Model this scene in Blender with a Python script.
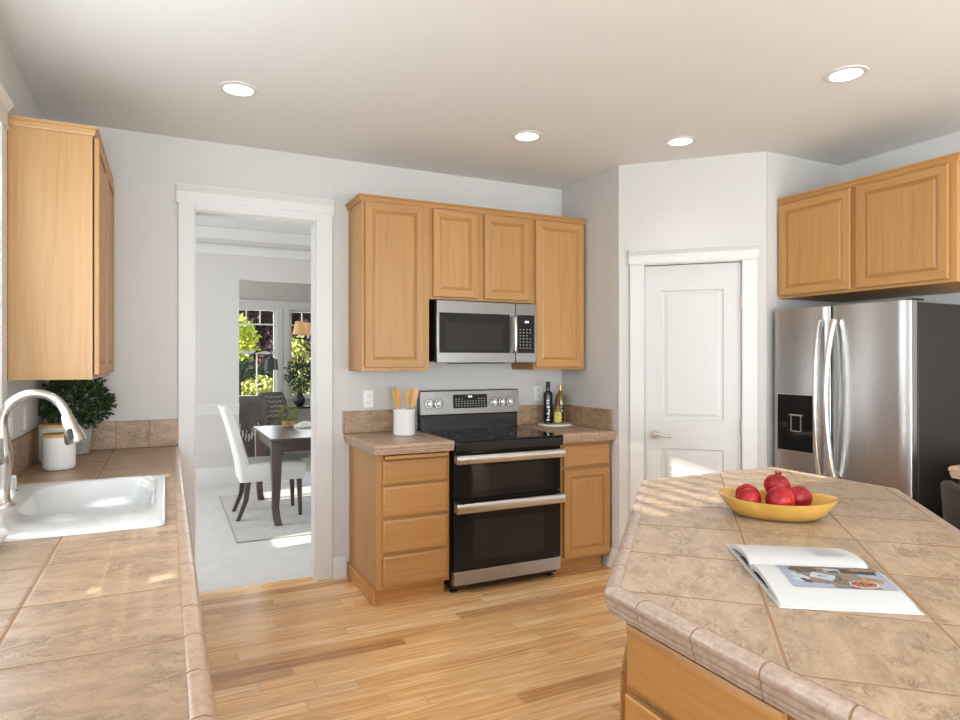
import bpy, math, random
from mathutils import Vector, Matrix, noise as mnoise

for _o in list(bpy.data.objects):
    bpy.data.objects.remove(_o, do_unlink=True)
SC = bpy.context.scene
COL = SC.collection
PI = math.pi
rnd = random.Random(7)

# ------------------------------------------------------------------ camera
cam_d = bpy.data.cameras.new('camera')
cam_d.sensor_fit = 'HORIZONTAL'
cam_d.sensor_width = 36.0
cam_d.lens = 645.0 / 960.0 * 36.0
cam_d.clip_start = 0.02
cam_d.clip_end = 200
cam = bpy.data.objects.new('camera', cam_d)
COL.objects.link(cam)
cam.location = (0.0, 0.0, 1.424)
cam.rotation_euler = (PI / 2, 0, -0.4525)
SC.camera = cam

# ------------------------------------------------------------------ world, sun, daylight, exposure
SC.view_settings.view_transform = 'Standard'
SC.view_settings.look = 'None'
SC.view_settings.gamma = 1.0
SC.view_settings.exposure = 0.10
SC.view_settings.use_curve_mapping = False

world = bpy.data.worlds.new('sky_world')
SC.world = world
world.use_nodes = True
_wn = world.node_tree
_bg = _wn.nodes['Background']
_bg.inputs['Color'].default_value = (0.80, 0.89, 1.0, 1)
_bg.inputs['Strength'].default_value = 1.0

sun_d = bpy.data.lights.new('sun', 'SUN')
sun_d.energy = 12.0
sun_d.angle = math.radians(0.6)
sun_d.color = (1.0, 0.95, 0.86)
sun = bpy.data.objects.new('sun', sun_d)
COL.objects.link(sun)
sun.location = (-8, 0, 6)
sun.rotation_euler = Vector((1.0, 0.19, -0.42)).to_track_quat('-Z', 'Y').to_euler()


def daylight(name, loc, direction, sx, sy, watts, color=(1.0, 0.97, 0.93)):
    """daylight entering through one window opening"""
    d = bpy.data.lights.new(name, 'AREA')
    d.shape = 'RECTANGLE'
    d.size = sx
    d.size_y = sy
    d.energy = watts
    d.color = color
    o = bpy.data.objects.new(name, d)
    COL.objects.link(o)
    o.location = loc
    o.rotation_euler = Vector(direction).to_track_quat('-Z', 'Y').to_euler()
    return o


SKYLIGHT = (0.80, 0.905, 1.0)
daylight('daylight_patio_window', (0.45, -3.32, 1.30), (0.05, 1, 0.0), 1.9, 2.0, 92, SKYLIGHT)  # added fill through an unseen window behind the camera
daylight('daylight_patio_window', (3.00, -3.32, 1.30), (0, 1, 0.15), 1.8, 2.0, 48, SKYLIGHT)
daylight('patio_bounce_light', (0.45, -3.34, 0.75), (0, 1, 0.9), 1.9, 0.8, 90, SKYLIGHT)  # added fill aimed up to brighten the ceiling
daylight('patio_bounce_light', (3.00, -3.34, 0.75), (0, 1, 0.9), 1.8, 0.8, 95, SKYLIGHT)
daylight('daylight_nook_window', (-0.72, -1.6, 1.55), (1, 0.45, 0.05), 1.9, 1.3, 165, SKYLIGHT)  # added fill at an invented window, standing in for flash
daylight('daylight_sink_window', (-0.555, 2.10, 1.72), (1, 0, 0.15), 1.7, 1.1, 22, SKYLIGHT)
daylight('daylight_dining_window', (-2.15, 6.0, 1.6), (1, 0, 0), 2.2, 1.6, 72, (0.92, 0.96, 1.0))
daylight('daylight_dining_window', (4.15, 6.2, 1.5), (-1, 0, 0), 2.2, 1.9, 88, (0.92, 0.96, 1.0))  # added light at an unseen window put in for brightness
daylight('daylight_sitting_window', (-2.15, 9.0, 1.5), (1, 0, 0), 1.3, 1.5, 60, (0.92, 0.97, 1.0))  # added fill to brighten the sitting room
daylight('daylight_living_window', (1.45, 10.3, 1.5), (0, -1, 0), 2.4, 1.3, 60, (0.92, 0.97, 1.0))


# ------------------------------------------------------------------ mesh helpers
class MB:
    """collects faces for one mesh object"""
    def __init__(s):
        s.v = []; s.f = []; s.m = []; s.g = []

    def add(s, verts, faces, mat=0, grain='z'):
        b = len(s.v)
        s.v += [tuple(p) for p in verts]
        for k, f in enumerate(faces):
            s.f.append([b + i for i in f])
            s.m.append(mat)
            s.g.append(grain[k] if isinstance(grain, (list, tuple)) else grain)
        return s

    def box(s, x0, x1, y0, y1, z0, z1, mat=0, grain='z'):
        x0, x1 = min(x0, x1), max(x0, x1); y0, y1 = min(y0, y1), max(y0, y1); z0, z1 = min(z0, z1), max(z0, z1)
        v = [(x0, y0, z0), (x1, y0, z0), (x1, y1, z0), (x0, y1, z0), (x0, y0, z1), (x1, y0, z1), (x1, y1, z1), (x0, y1, z1)]
        f = [(0, 3, 2, 1), (4, 5, 6, 7), (0, 1, 5, 4), (1, 2, 6, 5), (2, 3, 7, 6), (3, 0, 4, 7)]
        return s.add(v, f, mat, grain)

    def obox(s, c, ax, ay, az, hx, hy, hz, mat=0, grain='z'):
        c = Vector(c); ax = Vector(ax).normalized(); ay = Vector(ay).normalized(); az = Vector(az).normalized()
        v = []
        for dz in (-1, 1):
            for dx, dy in ((-1, -1), (1, -1), (1, 1), (-1, 1)):
                v.append(c + ax * hx * dx + ay * hy * dy + az * hz * dz)
        f = [(0, 3, 2, 1), (4, 5, 6, 7), (0, 1, 5, 4), (1, 2, 6, 5), (2, 3, 7, 6), (3, 0, 4, 7)]
        return s.add(v, f, mat, grain)

    def prism(s, poly, z0, z1, mat=0, grain='z'):
        n = len(poly)
        a = sum(poly[i][0] * poly[(i + 1) % n][1] - poly[(i + 1) % n][0] * poly[i][1] for i in range(n))
        if a < 0:
            poly = poly[::-1]
        v = [(x, y, z0) for x, y in poly] + [(x, y, z1) for x, y in poly]
        f = [tuple(range(n))[::-1], tuple(range(n, 2 * n))]
        f += [(i, (i + 1) % n, n + (i + 1) % n, n + i) for i in range(n)]
        return s.add(v, f, mat, grain)

    def extrude_y(s, poly, y0, y1, mat=0, grain='z'):
        """poly of (x, z), pushed along y"""
        n = len(poly)
        a = sum(poly[i][0] * poly[(i + 1) % n][1] - poly[(i + 1) % n][0] * poly[i][1] for i in range(n))
        if a < 0:
            poly = poly[::-1]
        v = [(x, y0, z) for x, z in poly] + [(x, y1, z) for x, z in poly]
        f = [tuple(range(n)), tuple(range(n, 2 * n))[::-1]]
        f += [((i + 1) % n, i, n + i, n + (i + 1) % n) for i in range(n)]
        return s.add(v, f, mat, grain)

    def extrude_x(s, poly, x0, x1, mat=0, grain='z'):
        """poly of (y, z), pushed along x"""
        n = len(poly)
        a = sum(poly[i][0] * poly[(i + 1) % n][1] - poly[(i + 1) % n][0] * poly[i][1] for i in range(n))
        if a < 0:
            poly = poly[::-1]
        v = [(x0, y, z) for y, z in poly] + [(x1, y, z) for y, z in poly]
        f = [tuple(range(n))[::-1], tuple(range(n, 2 * n))]
        f += [(i, (i + 1) % n, n + (i + 1) % n, n + i) for i in range(n)]
        return s.add(v, f, mat, grain)

    def loft(s, loops, mat=0, cap0=True, cap1=True, grain='z'):
        n = len(loops[0])
        v = [p for lp in loops for p in lp]
        f = []
        for k in range(len(loops) - 1):
            for i in range(n):
                j = (i + 1) % n
                f.append((k * n + i, k * n + j, (k + 1) * n + j, (k + 1) * n + i))
        if cap0:
            f.append(tuple(range(n))[::-1])
        if cap1:
            f.append(tuple((len(loops) - 1) * n + i for i in range(n)))
        return s.add(v, f, mat, grain)

    def lathe(s, prof, c=(0, 0, 0), seg=32, mat=0, cap0=True, cap1=True, sx=1.0, sy=1.0, rot=0.0):
        loops = []
        for r, z in prof:
            r = max(r, 1e-4)
            lp = []
            for i in range(seg):
                a = 2 * PI * i / seg
                x, y = r * sx * math.cos(a), r * sy * math.sin(a)
                lp.append((c[0] + x * math.cos(rot) - y * math.sin(rot), c[1] + x * math.sin(rot) + y * math.cos(rot), c[2] + z))
            loops.append(lp)
        return s.loft(loops, mat, cap0, cap1)

    def tube(s, pts, r, seg=12, mat=0, caps=True, flat=1.0, up=None):
        pts = [Vector(p) for p in pts]
        n = len(pts)
        rs = r if isinstance(r, (list, tuple)) else [r] * n
        loops = []
        prev = None
        for i, p in enumerate(pts):
            t = (pts[min(i + 1, n - 1)] - pts[max(i - 1, 0)]).normalized()
            if prev is None:
                ref = Vector(up) if up else (Vector((0, 0, 1)) if abs(t.z) < 0.9 else Vector((1, 0, 0)))
                a = t.cross(ref).normalized()
            else:
                a = (prev - t * prev.dot(t)).normalized()
            prev = a
            b = t.cross(a)
            loops.append([tuple(p + a * rs[i] * math.cos(2 * PI * k / seg) + b * rs[i] * flat * math.sin(2 * PI * k / seg)) for k in range(seg)])
        return s.loft(loops, mat, caps, caps)

    def disc(s, c, nrm, r, seg=24, thick=0.002, mat=0):
        nrm = Vector(nrm).normalized()
        c = Vector(c)
        return s.tube([c, c + nrm * thick], r, seg, mat)

    def panel(s, x, z, w, h, t, rings, mat=0, y=0.0, grain='z', flat_grain=None, edge=(0.003, 0.003)):
        """door or drawer front: rectangle x..x+w, z..z+h, back at y, front at y-t; rings of (inset, depth from front)"""
        L = [(0.0, t)] + [(0.0, edge[1])] + [(edge[0], 0.0)] + list(rings)
        v = []
        for ins, d in L:
            yy = y - t + d
            v += [(x + ins, yy, z + ins), (x + w - ins, yy, z + ins), (x + w - ins, yy, z + h - ins), (x + ins, yy, z + h - ins)]
        f = [(3, 2, 1, 0)]; g = [grain]
        for k in range(len(L) - 1):
            for i in range(4):
                j = (i + 1) % 4
                f.append((k * 4 + i, k * 4 + j, (k + 1) * 4 + j, (k + 1) * 4 + i))
                g.append(flat_grain or ('x' if i in (0, 2) else 'z'))
        b = (len(L) - 1) * 4
        f.append((b, b + 1, b + 2, b + 3)); g.append(grain)
        return s.add(v, f, mat, g)

    def sweep(s, path, closed, prof, z, tile=None, gap=0.0, mat=0, core=None, first={}):
        """sweep a closed profile of (outward, dz) along a 2D path; outward is to the right of travel; cut into tiles"""
        n = len(path)
        P = [Vector(p) for p in path]
        mit = []
        for i in range(n):
            e0 = (P[i] - P[i - 1]).normalized() if (closed or i > 0) else None
            e1 = (P[(i + 1) % n] - P[i]).normalized() if (closed or i < n - 1) else None
            n0 = Vector((e0.y, -e0.x)) if e0 is not None else None
            n1 = Vector((e1.y, -e1.x)) if e1 is not None else None
            if n0 is None: mit.append(n1)
            elif n1 is None: mit.append(n0)
            else:
                m = (n0 + n1).normalized()
                mit.append(m / max(0.3, m.dot(n0)))
        ne = n if closed else n - 1
        co = [sum(p[0] for p in prof) / len(prof), sum(p[1] for p in prof) / len(prof)]
        for i in range(ne):
            j = (i + 1) % n
            Ln = (P[j] - P[i]).length
            nt = max(1, round(Ln / tile)) if tile else 1
            g = gap / Ln * 0.5
            cuts = [k / nt for k in range(nt + 1)]
            if i in first:
                cuts = [0.0]; q = first[i]
                while q < Ln - 0.02:
                    cuts.append(q / Ln); q += tile
                cuts.append(1.0)

            def sec(t, k=1.0):
                out = []
                for o, dz in prof:
                    o2 = co[0] + (o - co[0]) * k; d2 = co[1] + (dz - co[1]) * k
                    p = (P[i] + mit[i] * o2) * (1 - t) + (P[j] + mit[j] * o2) * t
                    out.append((p.x, p.y, z + d2))
                return out
            for k in range(len(cuts) - 1):
                s.loft([sec(cuts[k] + g), sec(cuts[k + 1] - g)], mat, grain='x' if abs((P[j] - P[i]).x) > abs((P[j] - P[i]).y) else 'y')
            if core is not None:
                s.loft([sec(0, 0.93), sec(1, 0.93)], core)
        return s

    def build(s, name, mats, parent=None, bevel=0.0, seg=2, loc=None, rot=None, angle=38, smooth=True, recalc=True):
        me = bpy.data.meshes.new(name)
        me.from_pydata(s.v, [], s.f)
        if not isinstance(mats, (list, tuple)):
            mats = [mats]
        for m in mats:
            me.materials.append(m)
        me.polygons.foreach_set('material_index', s.m)
        if recalc:
            import bmesh
            bm = bmesh.new(); bm.from_mesh(me)
            bmesh.ops.recalc_face_normals(bm, faces=bm.faces)
            bm.to_mesh(me); bm.free()
        uv = me.uv_layers.new(name='UVMap')
        for pi, p in enumerate(me.polygons):
            nn = p.normal
            ax = max(range(3), key=lambda k: abs(nn[k]))
            oth = [k for k in range(3) if k != ax]
            gk = 'xyz'.index(s.g[pi])
            if gk in oth:
                ua = gk; va = oth[0] if oth[1] == gk else oth[1]
            else:
                ua, va = oth
            for li in p.loop_indices:
                co = me.vertices[me.loops[li].vertex_index].co
                uv.data[li].uv = (co[ua], co[va])
        if smooth:
            me.polygons.foreach_set('use_smooth', [True] * len(me.polygons))
            try:
                me.set_sharp_from_angle(angle=math.radians(angle))
            except Exception:
                pass
        me.update()
        o = bpy.data.objects.new(name, me)
        COL.objects.link(o)
        if parent is not None:
            o.parent = parent
        if loc is not None:
            o.location = loc
        if rot is not None:
            o.rotation_euler = rot
        if bevel > 0:
            md = o.modifiers.new('bevel', 'BEVEL')
            md.width = bevel
            md.segments = seg
            md.limit_method = 'ANGLE'
            md.angle_limit = math.radians(40)
        return o


def tag(o, label=None, cat=None, group=None, kind=None):
    if label: o['label'] = label
    if cat: o['category'] = cat
    if group: o['group'] = group
    if kind: o['kind'] = kind
    return o


def thing(name, label, cat, loc=(0, 0, 0), rotz=0.0, group=None):
    o = bpy.data.objects.new(name, None)
    o.empty_display_size = 0.05
    COL.objects.link(o)
    o.location = loc
    o.rotation_euler = (0, 0, rotz)
    return tag(o, label, cat, group)


def struct(name, label, cat, loc=(0, 0, 0), rotz=0.0):
    o = thing(name, label, cat, loc, rotz)
    o['kind'] = 'structure'
    return o


def sbuild(mb, name, mats, label, cat, **kw):
    return tag(mb.build(name, mats, **kw), label, cat, kind='structure')


def dup(root, loc, rotz=None, label=None):
    """copy a thing with its parts and sub-parts"""
    def cp(o, par):
        c = o.copy()
        COL.objects.link(c)
        if par is not None:
            c.parent = par
        for ch in list(o.children):
            cp(ch, c)
        return c
    r = cp(root, None)
    r.location = loc
    if rotz is not None:
        r.rotation_euler = (0, 0, rotz)
    if label:
        r['label'] = label
    return r


def rrect(x0, x1, y0, y1, r, z, n=6, ch=None):
    """rounded rectangle loop, counter-clockwise, 4*(n+1) points"""
    rs = r if isinstance(r, (list, tuple)) else [r] * 4
    out = []
    for (cx, cy, a0, rr) in ((x1 - rs[0], y0 + rs[0], -PI / 2, rs[0]), (x1 - rs[1], y1 - rs[1], 0, rs[1]), (x0 + rs[2], y1 - rs[2], PI / 2, rs[2]), (x0 + rs[3], y0 + rs[3], PI, rs[3])):
        for i in range(n + 1):
            a = a0 + PI / 2 * i / n
            out.append((cx + rr * math.cos(a), cy + rr * math.sin(a), z))
    return out


# ------------------------------------------------------------------ materials
class NT:
    def __init__(s, name):
        s.m = bpy.data.materials.new(name)
        s.m.use_nodes = True
        s.t = s.m.node_tree
        s.b = s.t.nodes['Principled BSDF']

    def n(s, ty, **kw):
        nd = s.t.nodes.new(ty)
        for k, v in kw.items():
            setattr(nd, k, v)
        return nd

    def put(s, sock, val):
        if hasattr(val, 'is_output') or isinstance(val, bpy.types.NodeSocket):
            s.t.links.new(val, sock)
        else:
            if sock.type == 'RGBA' and len(val) == 3:
                val = (*val, 1)
            sock.default_value = val

    def math(s, op, a, b=None, c=None):
        nd = s.n('ShaderNodeMath', operation=op)
        for k, x in enumerate((a, b, c)):
            if x is not None:
                s.put(nd.inputs[k], x)
        return nd.outputs[0]

    def noise(s, vec, scale, detail=2.0, rough=0.5, dist=0.0):
        nd = s.n('ShaderNodeTexNoise')
        s.put(nd.inputs['Vector'], vec)
        s.put(nd.inputs['Scale'], scale); s.put(nd.inputs['Detail'], detail)
        s.put(nd.inputs['Roughness'], rough); s.put(nd.inputs['Distortion'], dist)
        return nd.outputs['Fac']

    def white(s, vec):
        nd = s.n('ShaderNodeTexWhiteNoise', noise_dimensions='3D')
        s.put(nd.inputs['Vector'], vec)
        return nd.outputs['Value']

    def ramp(s, fac, stops, interp='LINEAR'):
        nd = s.n('ShaderNodeValToRGB')
        cr = nd.color_ramp
        cr.interpolation = interp
        while len(cr.elements) < len(stops):
            cr.elements.new(0.5)
        for e, (p, c) in zip(cr.elements, stops):
            e.position = p
            e.color = (*c, 1) if len(c) == 3 else c
        s.put(nd.inputs[0], fac)
        return nd.outputs[0]

    def rampf(s, fac, stops):
        return s.ramp(fac, [(p, (v, v, v)) for p, v in stops])

    def mix(s, fac, a, b, mode='MIX'):
        nd = s.n('ShaderNodeMix', data_type='RGBA', blend_type=mode)
        s.put(nd.inputs[0], fac); s.put(nd.inputs[6], a); s.put(nd.inputs[7], b)
        return nd.outputs[2]

    def comb(s, x, y, z=0.0):
        nd = s.n('ShaderNodeCombineXYZ')
        s.put(nd.inputs[0], x); s.put(nd.inputs[1], y); s.put(nd.inputs[2], z)
        return nd.outputs[0]

    def sep(s, v):
        nd = s.n('ShaderNodeSeparateXYZ')
        s.put(nd.inputs[0], v)
        return nd.outputs

    def vmul(s, v, k):
        nd = s.n('ShaderNodeVectorMath', operation='MULTIPLY')
        s.put(nd.inputs[0], v); s.put(nd.inputs[1], k)
        return nd.outputs[0]

    def vadd(s, v, k):
        nd = s.n('ShaderNodeVectorMath', operation='ADD')
        s.put(nd.inputs[0], v); s.put(nd.inputs[1], k)
        return nd.outputs[0]

    def bump(s, h, strength=0.2, dist=0.002):
        nd = s.n('ShaderNodeBump')
        s.put(nd.inputs['Strength'], strength); s.put(nd.inputs['Distance'], dist)
        s.put(nd.inputs['Height'], h)
        s.t.links.new(nd.outputs[0], s.b.inputs['Normal'])

    def set(s, **kw):
        names = {'col': 'Base Color', 'rough': 'Roughness', 'metal': 'Metallic', 'spec': 'Specular IOR Level', 'coat': 'Coat Weight',
                 'coatr': 'Coat Roughness', 'trans': 'Transmission Weight', 'ior': 'IOR', 'alpha': 'Alpha', 'emc': 'Emission Color',
                 'ems': 'Emission Strength', 'sheen': 'Sheen Weight', 'aniso': 'Anisotropic', 'sub': 'Subsurface Weight', 'anr': 'Anisotropic Rotation'}
        for k, v in kw.items():
            s.put(s.b.inputs[names[k]], v)
        return s.m

    @property
    def pos(s): return s.n('ShaderNodeNewGeometry').outputs['Position']
    @property
    def obj(s): return s.n('ShaderNodeTexCoord').outputs['Object']
    @property
    def uv(s): return s.n('ShaderNodeTexCoord').outputs['UV']
    @property
    def rand(s): return s.n('ShaderNodeObjectInfo').outputs['Random']


def simple(name, col, rough=0.5, metal=0.0, **kw):
    t = NT(name)
    return t.set(col=col, rough=rough, metal=metal, **kw)


def paint(name, col, rough=0.85, bump=0.08, scale=180):
    t = NT(name)
    n = t.noise(t.pos, scale, 3)
    t.bump(n, bump, 0.002)
    return t.set(col=col, rough=rough)


def oak(name, a, b, c, rough=0.45, gu=1.3, gv=44.0):
    t = NT(name)
    r = t.math('MULTIPLY', t.rand, 13.0)
    v = t.vadd(t.uv, t.comb(r, t.math('MULTIPLY', r, 1.7)))
    warp = t.noise(t.vmul(v, (0.9, 3.0, 1)), 1.5, 2)
    vv = t.vadd(v, t.comb(0.0, t.math('MULTIPLY', warp, 0.09)))
    n1 = t.noise(t.vmul(vv, (gu, gv, 1)), 1.0, 4, 0.6)
    n2 = t.noise(t.vmul(vv, (gu * 5, gv * 9, 1)), 1.0, 2, 0.6)
    f = t.math('ADD', t.math('MULTIPLY', n1, 0.72), t.math('MULTIPLY', n2, 0.28))
    col = t.ramp(f, [(0.26, c), (0.44, b), (0.62, a), (0.8, a)])
    tint = t.math('MULTIPLY_ADD', t.rand, 0.14, 0.93)
    col = t.mix(1.0, col, t.comb(tint, tint, tint), 'MULTIPLY')
    t.bump(f, 0.06, 0.001)
    return t.set(col=col, rough=rough, coat=0.06, coatr=0.3)


def stone_tile(name, kind, size, ou, ov, ca, cb, vein, grout, rough=0.3, rot=0.0, gw=0.006):
    """square stoneware tiles; kind 'top' uses world x,y (turned by rot), 'wall' uses x+y and z"""
    t = NT(name)
    p = t.sep(t.pos)
    if kind == 'top':
        cs, sn = math.cos(rot), math.sin(rot)
        u = t.math('ADD', t.math('MULTIPLY', p[0], cs), t.math('MULTIPLY', p[1], sn))
        v = t.math('ADD', t.math('MULTIPLY', p[0], -sn), t.math('MULTIPLY', p[1], cs))
    else:
        u = t.math('ADD', p[0], p[1]); v = p[2]
    sx, sy = size if isinstance(size, tuple) else (size, size)
    u = t.math('DIVIDE', t.math('SUBTRACT', u, ou), sx)
    v = t.math('DIVIDE', t.math('SUBTRACT', v, ov), sy)

    def edge(x, s):
        f = t.math('FRACT', x)
        return t.math('MULTIPLY', t.math('MINIMUM', f, t.math('SUBTRACT', 1.0, f)), s)
    e = t.math('MINIMUM', edge(u, sx), edge(v, sy))
    mort = t.math('LESS_THAN', e, gw / 2)
    cid = t.comb(t.math('FLOOR', u), t.math('FLOOR', v))
    w = t.white(cid)
    q = t.vadd(t.comb(t.math('MULTIPLY', u, sx), t.math('MULTIPLY', v, sy)), t.vmul(cid, (3.71, 5.13, 0)))
    big = t.noise(t.vmul(q, (1.0, 2.6, 1)), 11.0, 6, 0.68, 0.8)
    fine = t.noise(q, 140.0, 3, 0.7)
    cr = t.noise(t.vmul(q, (1.0, 1.9, 1)), 11.0, 6, 0.72, 1.2)
    crack = t.rampf(t.math('ABSOLUTE', t.math('SUBTRACT', cr, 0.5)), [(0.0, 1.0), (0.034, 0.0)])
    mask = t.rampf(t.noise(q, 7.0, 2), [(0.46, 0.0), (0.57, 1.0)])
    col = t.ramp(big, [(0.32, cb), (0.50, ca), (0.68, tuple(min(1, x * 1.22) for x in ca))])
    col = t.mix(t.math('MULTIPLY', t.rampf(fine, [(0.35, 1.0), (0.5, 0.0)]), 0.30), col, vein)
    col = t.mix(t.math('MULTIPLY', t.math('MULTIPLY', crack, mask), 0.88), col, vein)
    tint = t.math('MULTIPLY_ADD', w, 0.16, 0.92)
    col = t.mix(1.0, col, t.comb(tint, tint, tint), 'MULTIPLY')
    col = t.mix(mort, col, grout)
    h = t.math('SUBTRACT', t.math('MULTIPLY', t.rampf(e, [(gw / 2 * 0.9, 0.0), (gw, 1.0)]), 1.0), t.math('MULTIPLY', crack, t.math('MULTIPLY', mask, 0.12)))
    t.bump(h, 0.5, 0.002)
    return t.set(col=col, rough=t.math('MULTIPLY_ADD', mort, 0.4, t.math('MULTIPLY_ADD', fine, 0.12, rough)))


M = {}
M['wall'] = paint('wall_paint', (0.585, 0.555, 0.525))
M['ceiling'] = paint('ceiling_paint', (0.70, 0.69, 0.67), bump=0.12, scale=90)
M['trim'] = paint('trim_paint', (0.655, 0.638, 0.615), 0.45, 0.0)
M['door'] = paint('door_paint', (0.60, 0.582, 0.556), 0.45, 0.0)
M['oak'] = oak('oak', (0.465, 0.240, 0.080), (0.42, 0.207, 0.064), (0.31, 0.14, 0.040))
M['oak_pale'] = oak('oak_end_panel', (0.53, 0.305, 0.125), (0.485, 0.27, 0.105), (0.39, 0.20, 0.072))
M['oak_kick'] = oak('oak_toe_kick', (0.56, 0.27, 0.075), (0.48, 0.22, 0.055), (0.36, 0.155, 0.035))
M['shadow_gap'] = simple('cabinet_gap', (0.05, 0.03, 0.02), 0.8)  # painted shade for the gap behind the doors

SA, SB, SV, SG = (0.46, 0.325, 0.222), (0.36, 0.24, 0.155), (0.13, 0.072, 0.036), (0.27, 0.15, 0.075)
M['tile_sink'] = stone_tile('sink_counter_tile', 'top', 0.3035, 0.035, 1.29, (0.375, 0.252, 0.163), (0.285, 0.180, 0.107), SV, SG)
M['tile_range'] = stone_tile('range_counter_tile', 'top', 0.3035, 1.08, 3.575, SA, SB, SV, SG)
M['tile_island'] = stone_tile('island_tile', 'top', 0.304, 1.455, -0.1697, (0.40, 0.288, 0.192), (0.300, 0.205, 0.132), SV, SG, rot=math.radians(46.8))
M['tile_wall'] = stone_tile('backsplash_tile', 'wall', (0.168, 0.16), 4.21 + 0.066, 0.918, (0.40, 0.265, 0.165), (0.29, 0.175, 0.10), (0.13, 0.075, 0.04), (0.24, 0.15, 0.085), 0.4, gw=0.004)
M['tile_wall_high'] = stone_tile('range_backsplash_tile', 'wall', (0.185, 0.16), 4.21 + 1.04, 0.94, (0.40, 0.265, 0.165), (0.29, 0.175, 0.10), (0.13, 0.075, 0.04), (0.24, 0.15, 0.085), 0.4, gw=0.004)
_t = NT('edge_tile')
_n = _t.noise(_t.pos, 60, 4, 0.7)
M['edge'] = _t.set(col=_t.ramp(_n, [(0.3, (0.29, 0.205, 0.155)), (0.55, (0.40, 0.30, 0.24)), (0.75, (0.47, 0.37, 0.305))]), rough=0.3)
_t = NT('tan_edge_tile')
_n = _t.noise(_t.pos, 60, 4, 0.7)
M['edge_tan'] = _t.set(col=_t.ramp(_n, [(0.3, (0.33, 0.21, 0.135)), (0.55, (0.42, 0.285, 0.195)), (0.75, (0.48, 0.345, 0.245))]), rough=0.3)
M['grout'] = simple('grout', SG, 0.8)


def wood_floor():
    t = NT('strip_oak_floor')
    p = t.sep(t.pos)
    W, L = 0.083, 1.15
    row = t.math('FLOOR', t.math('DIVIDE', p[1], W))
    fr = t.math('FRACT', t.math('DIVIDE', p[1], W))
    sh = t.math('MULTIPLY', t.white(t.comb(row, 3.3)), 9.7)
    uu = t.math('ADD', t.math('DIVIDE', p[0], L), sh)
    pid = t.math('FLOOR', uu)
    fu = t.math('FRACT', uu)
    w = t.white(t.comb(row, pid, 1.7))
    w2 = t.white(t.comb(row, pid, 8.1))
    q = t.comb(t.math('ADD', p[0], t.math('MULTIPLY', w, 37.0)), t.math('ADD', p[1], t.math('MULTIPLY', w2, 11.0)))
    warp = t.noise(t.vmul(q, (2.2, 9.0, 1)), 1.0, 2)
    qq = t.vadd(q, t.comb(0.0, t.math('MULTIPLY', warp, 0.06)))
    g1 = t.noise(t.vmul(qq, (2.0, 60.0, 1)), 1.0, 4, 0.6)
    g2 = t.noise(t.vmul(qq, (8.0, 260.0, 1)), 1.0, 2, 0.6)
    f = t.math('ADD', t.math('MULTIPLY', g1, 0.7), t.math('MULTIPLY', g2, 0.3))
    light = t.ramp(w, [(0.0, (0.48, 0.235, 0.085)), (0.14, (0.62, 0.335, 0.135)), (0.30, (0.80, 0.47, 0.20)), (0.60, (0.86, 0.53, 0.24)), (0.88, (0.93, 0.63, 0.33)), (1.0, (0.56, 0.29, 0.11))])
    dark = t.mix(1.0, light, (0.66, 0.55, 0.44), 'MULTIPLY')
    col = t.mix(t.rampf(f, [(0.36, 1.0), (0.54, 0.0)]), light, dark)
    e = t.math('MINIMUM', t.math('MULTIPLY', t.math('MINIMUM', fr, t.math('SUBTRACT', 1.0, fr)), W), t.math('MULTIPLY', t.math('MINIMUM', fu, t.math('SUBTRACT', 1.0, fu)), L))
    gap = t.rampf(e, [(0.0002, 1.0), (0.0009, 0.0)])
    col = t.mix(t.math('MULTIPLY', gap, 0.45), col, (0.16, 0.08, 0.03))
    t.bump(t.math('SUBTRACT', t.math('MULTIPLY', f, 0.15), gap), 0.15, 0.001)
    return t.set(col=col, rough=t.math('MULTIPLY_ADD', f, 0.15, 0.19), coat=0.2, coatr=0.2)


M['floor'] = wood_floor()


def carpet(name, ca, cb, scale=260, b=0.5):
    t = NT(name)
    n = t.noise(t.pos, scale, 3, 0.7)
    n2 = t.noise(t.pos, 7, 3)
    f = t.math('ADD', t.math('MULTIPLY', n, 0.6), t.math('MULTIPLY', n2, 0.4))
    t.bump(n, b, 0.006)
    return t.set(col=t.ramp(f, [(0.35, cb), (0.62, ca)]), rough=0.95)


M['carpet'] = carpet('carpet_pile', (0.70, 0.685, 0.66), (0.60, 0.585, 0.56))
M['rug'] = carpet('rug_weave', (0.62, 0.60, 0.575), (0.44, 0.43, 0.42), 60, 0.4)


def steel(name, base=(0.62, 0.60, 0.57), rough=0.26, axis='x'):
    t = NT(name)
    k = {'x': (3, 400, 400), 'z': (400, 400, 3), 'y': (400, 3, 400)}[axis]
    n = t.noise(t.vmul(t.obj, k), 1.0, 2, 0.6)
    t.bump(n, 0.03, 0.0006)
    return t.set(col=base, metal=1.0, rough=t.math('MULTIPLY_ADD', n, 0.12, rough - 0.06))


M['steel'] = steel('brushed_steel', (0.27, 0.26, 0.25), 0.33)
M['steel_kick'] = steel('brushed_steel_panel', (0.42, 0.41, 0.40), 0.48)
M['steel_v'] = steel('brushed_steel_upright', (0.46, 0.45, 0.44), 0.30, 'z')
M['steel_bright'] = simple('polished_steel', (0.60, 0.585, 0.565), 0.30, 1.0)
M['nickel'] = simple('brushed_nickel', (0.52, 0.49, 0.45), 0.24, 1.0)
M['chrome'] = simple('chrome', (0.85, 0.85, 0.85), 0.07, 1.0)
M['black'] = simple('black_enamel', (0.012, 0.012, 0.013), 0.25)
M['black_matte'] = simple('black_plastic', (0.018, 0.017, 0.017), 0.5)
M['black_glass'] = simple('black_glass', (0.012, 0.011, 0.011), 0.04, spec=0.25)
M['oven_glass'] = simple('oven_inner_glass', (0.022, 0.020, 0.019), 0.06, spec=0.25)
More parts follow.
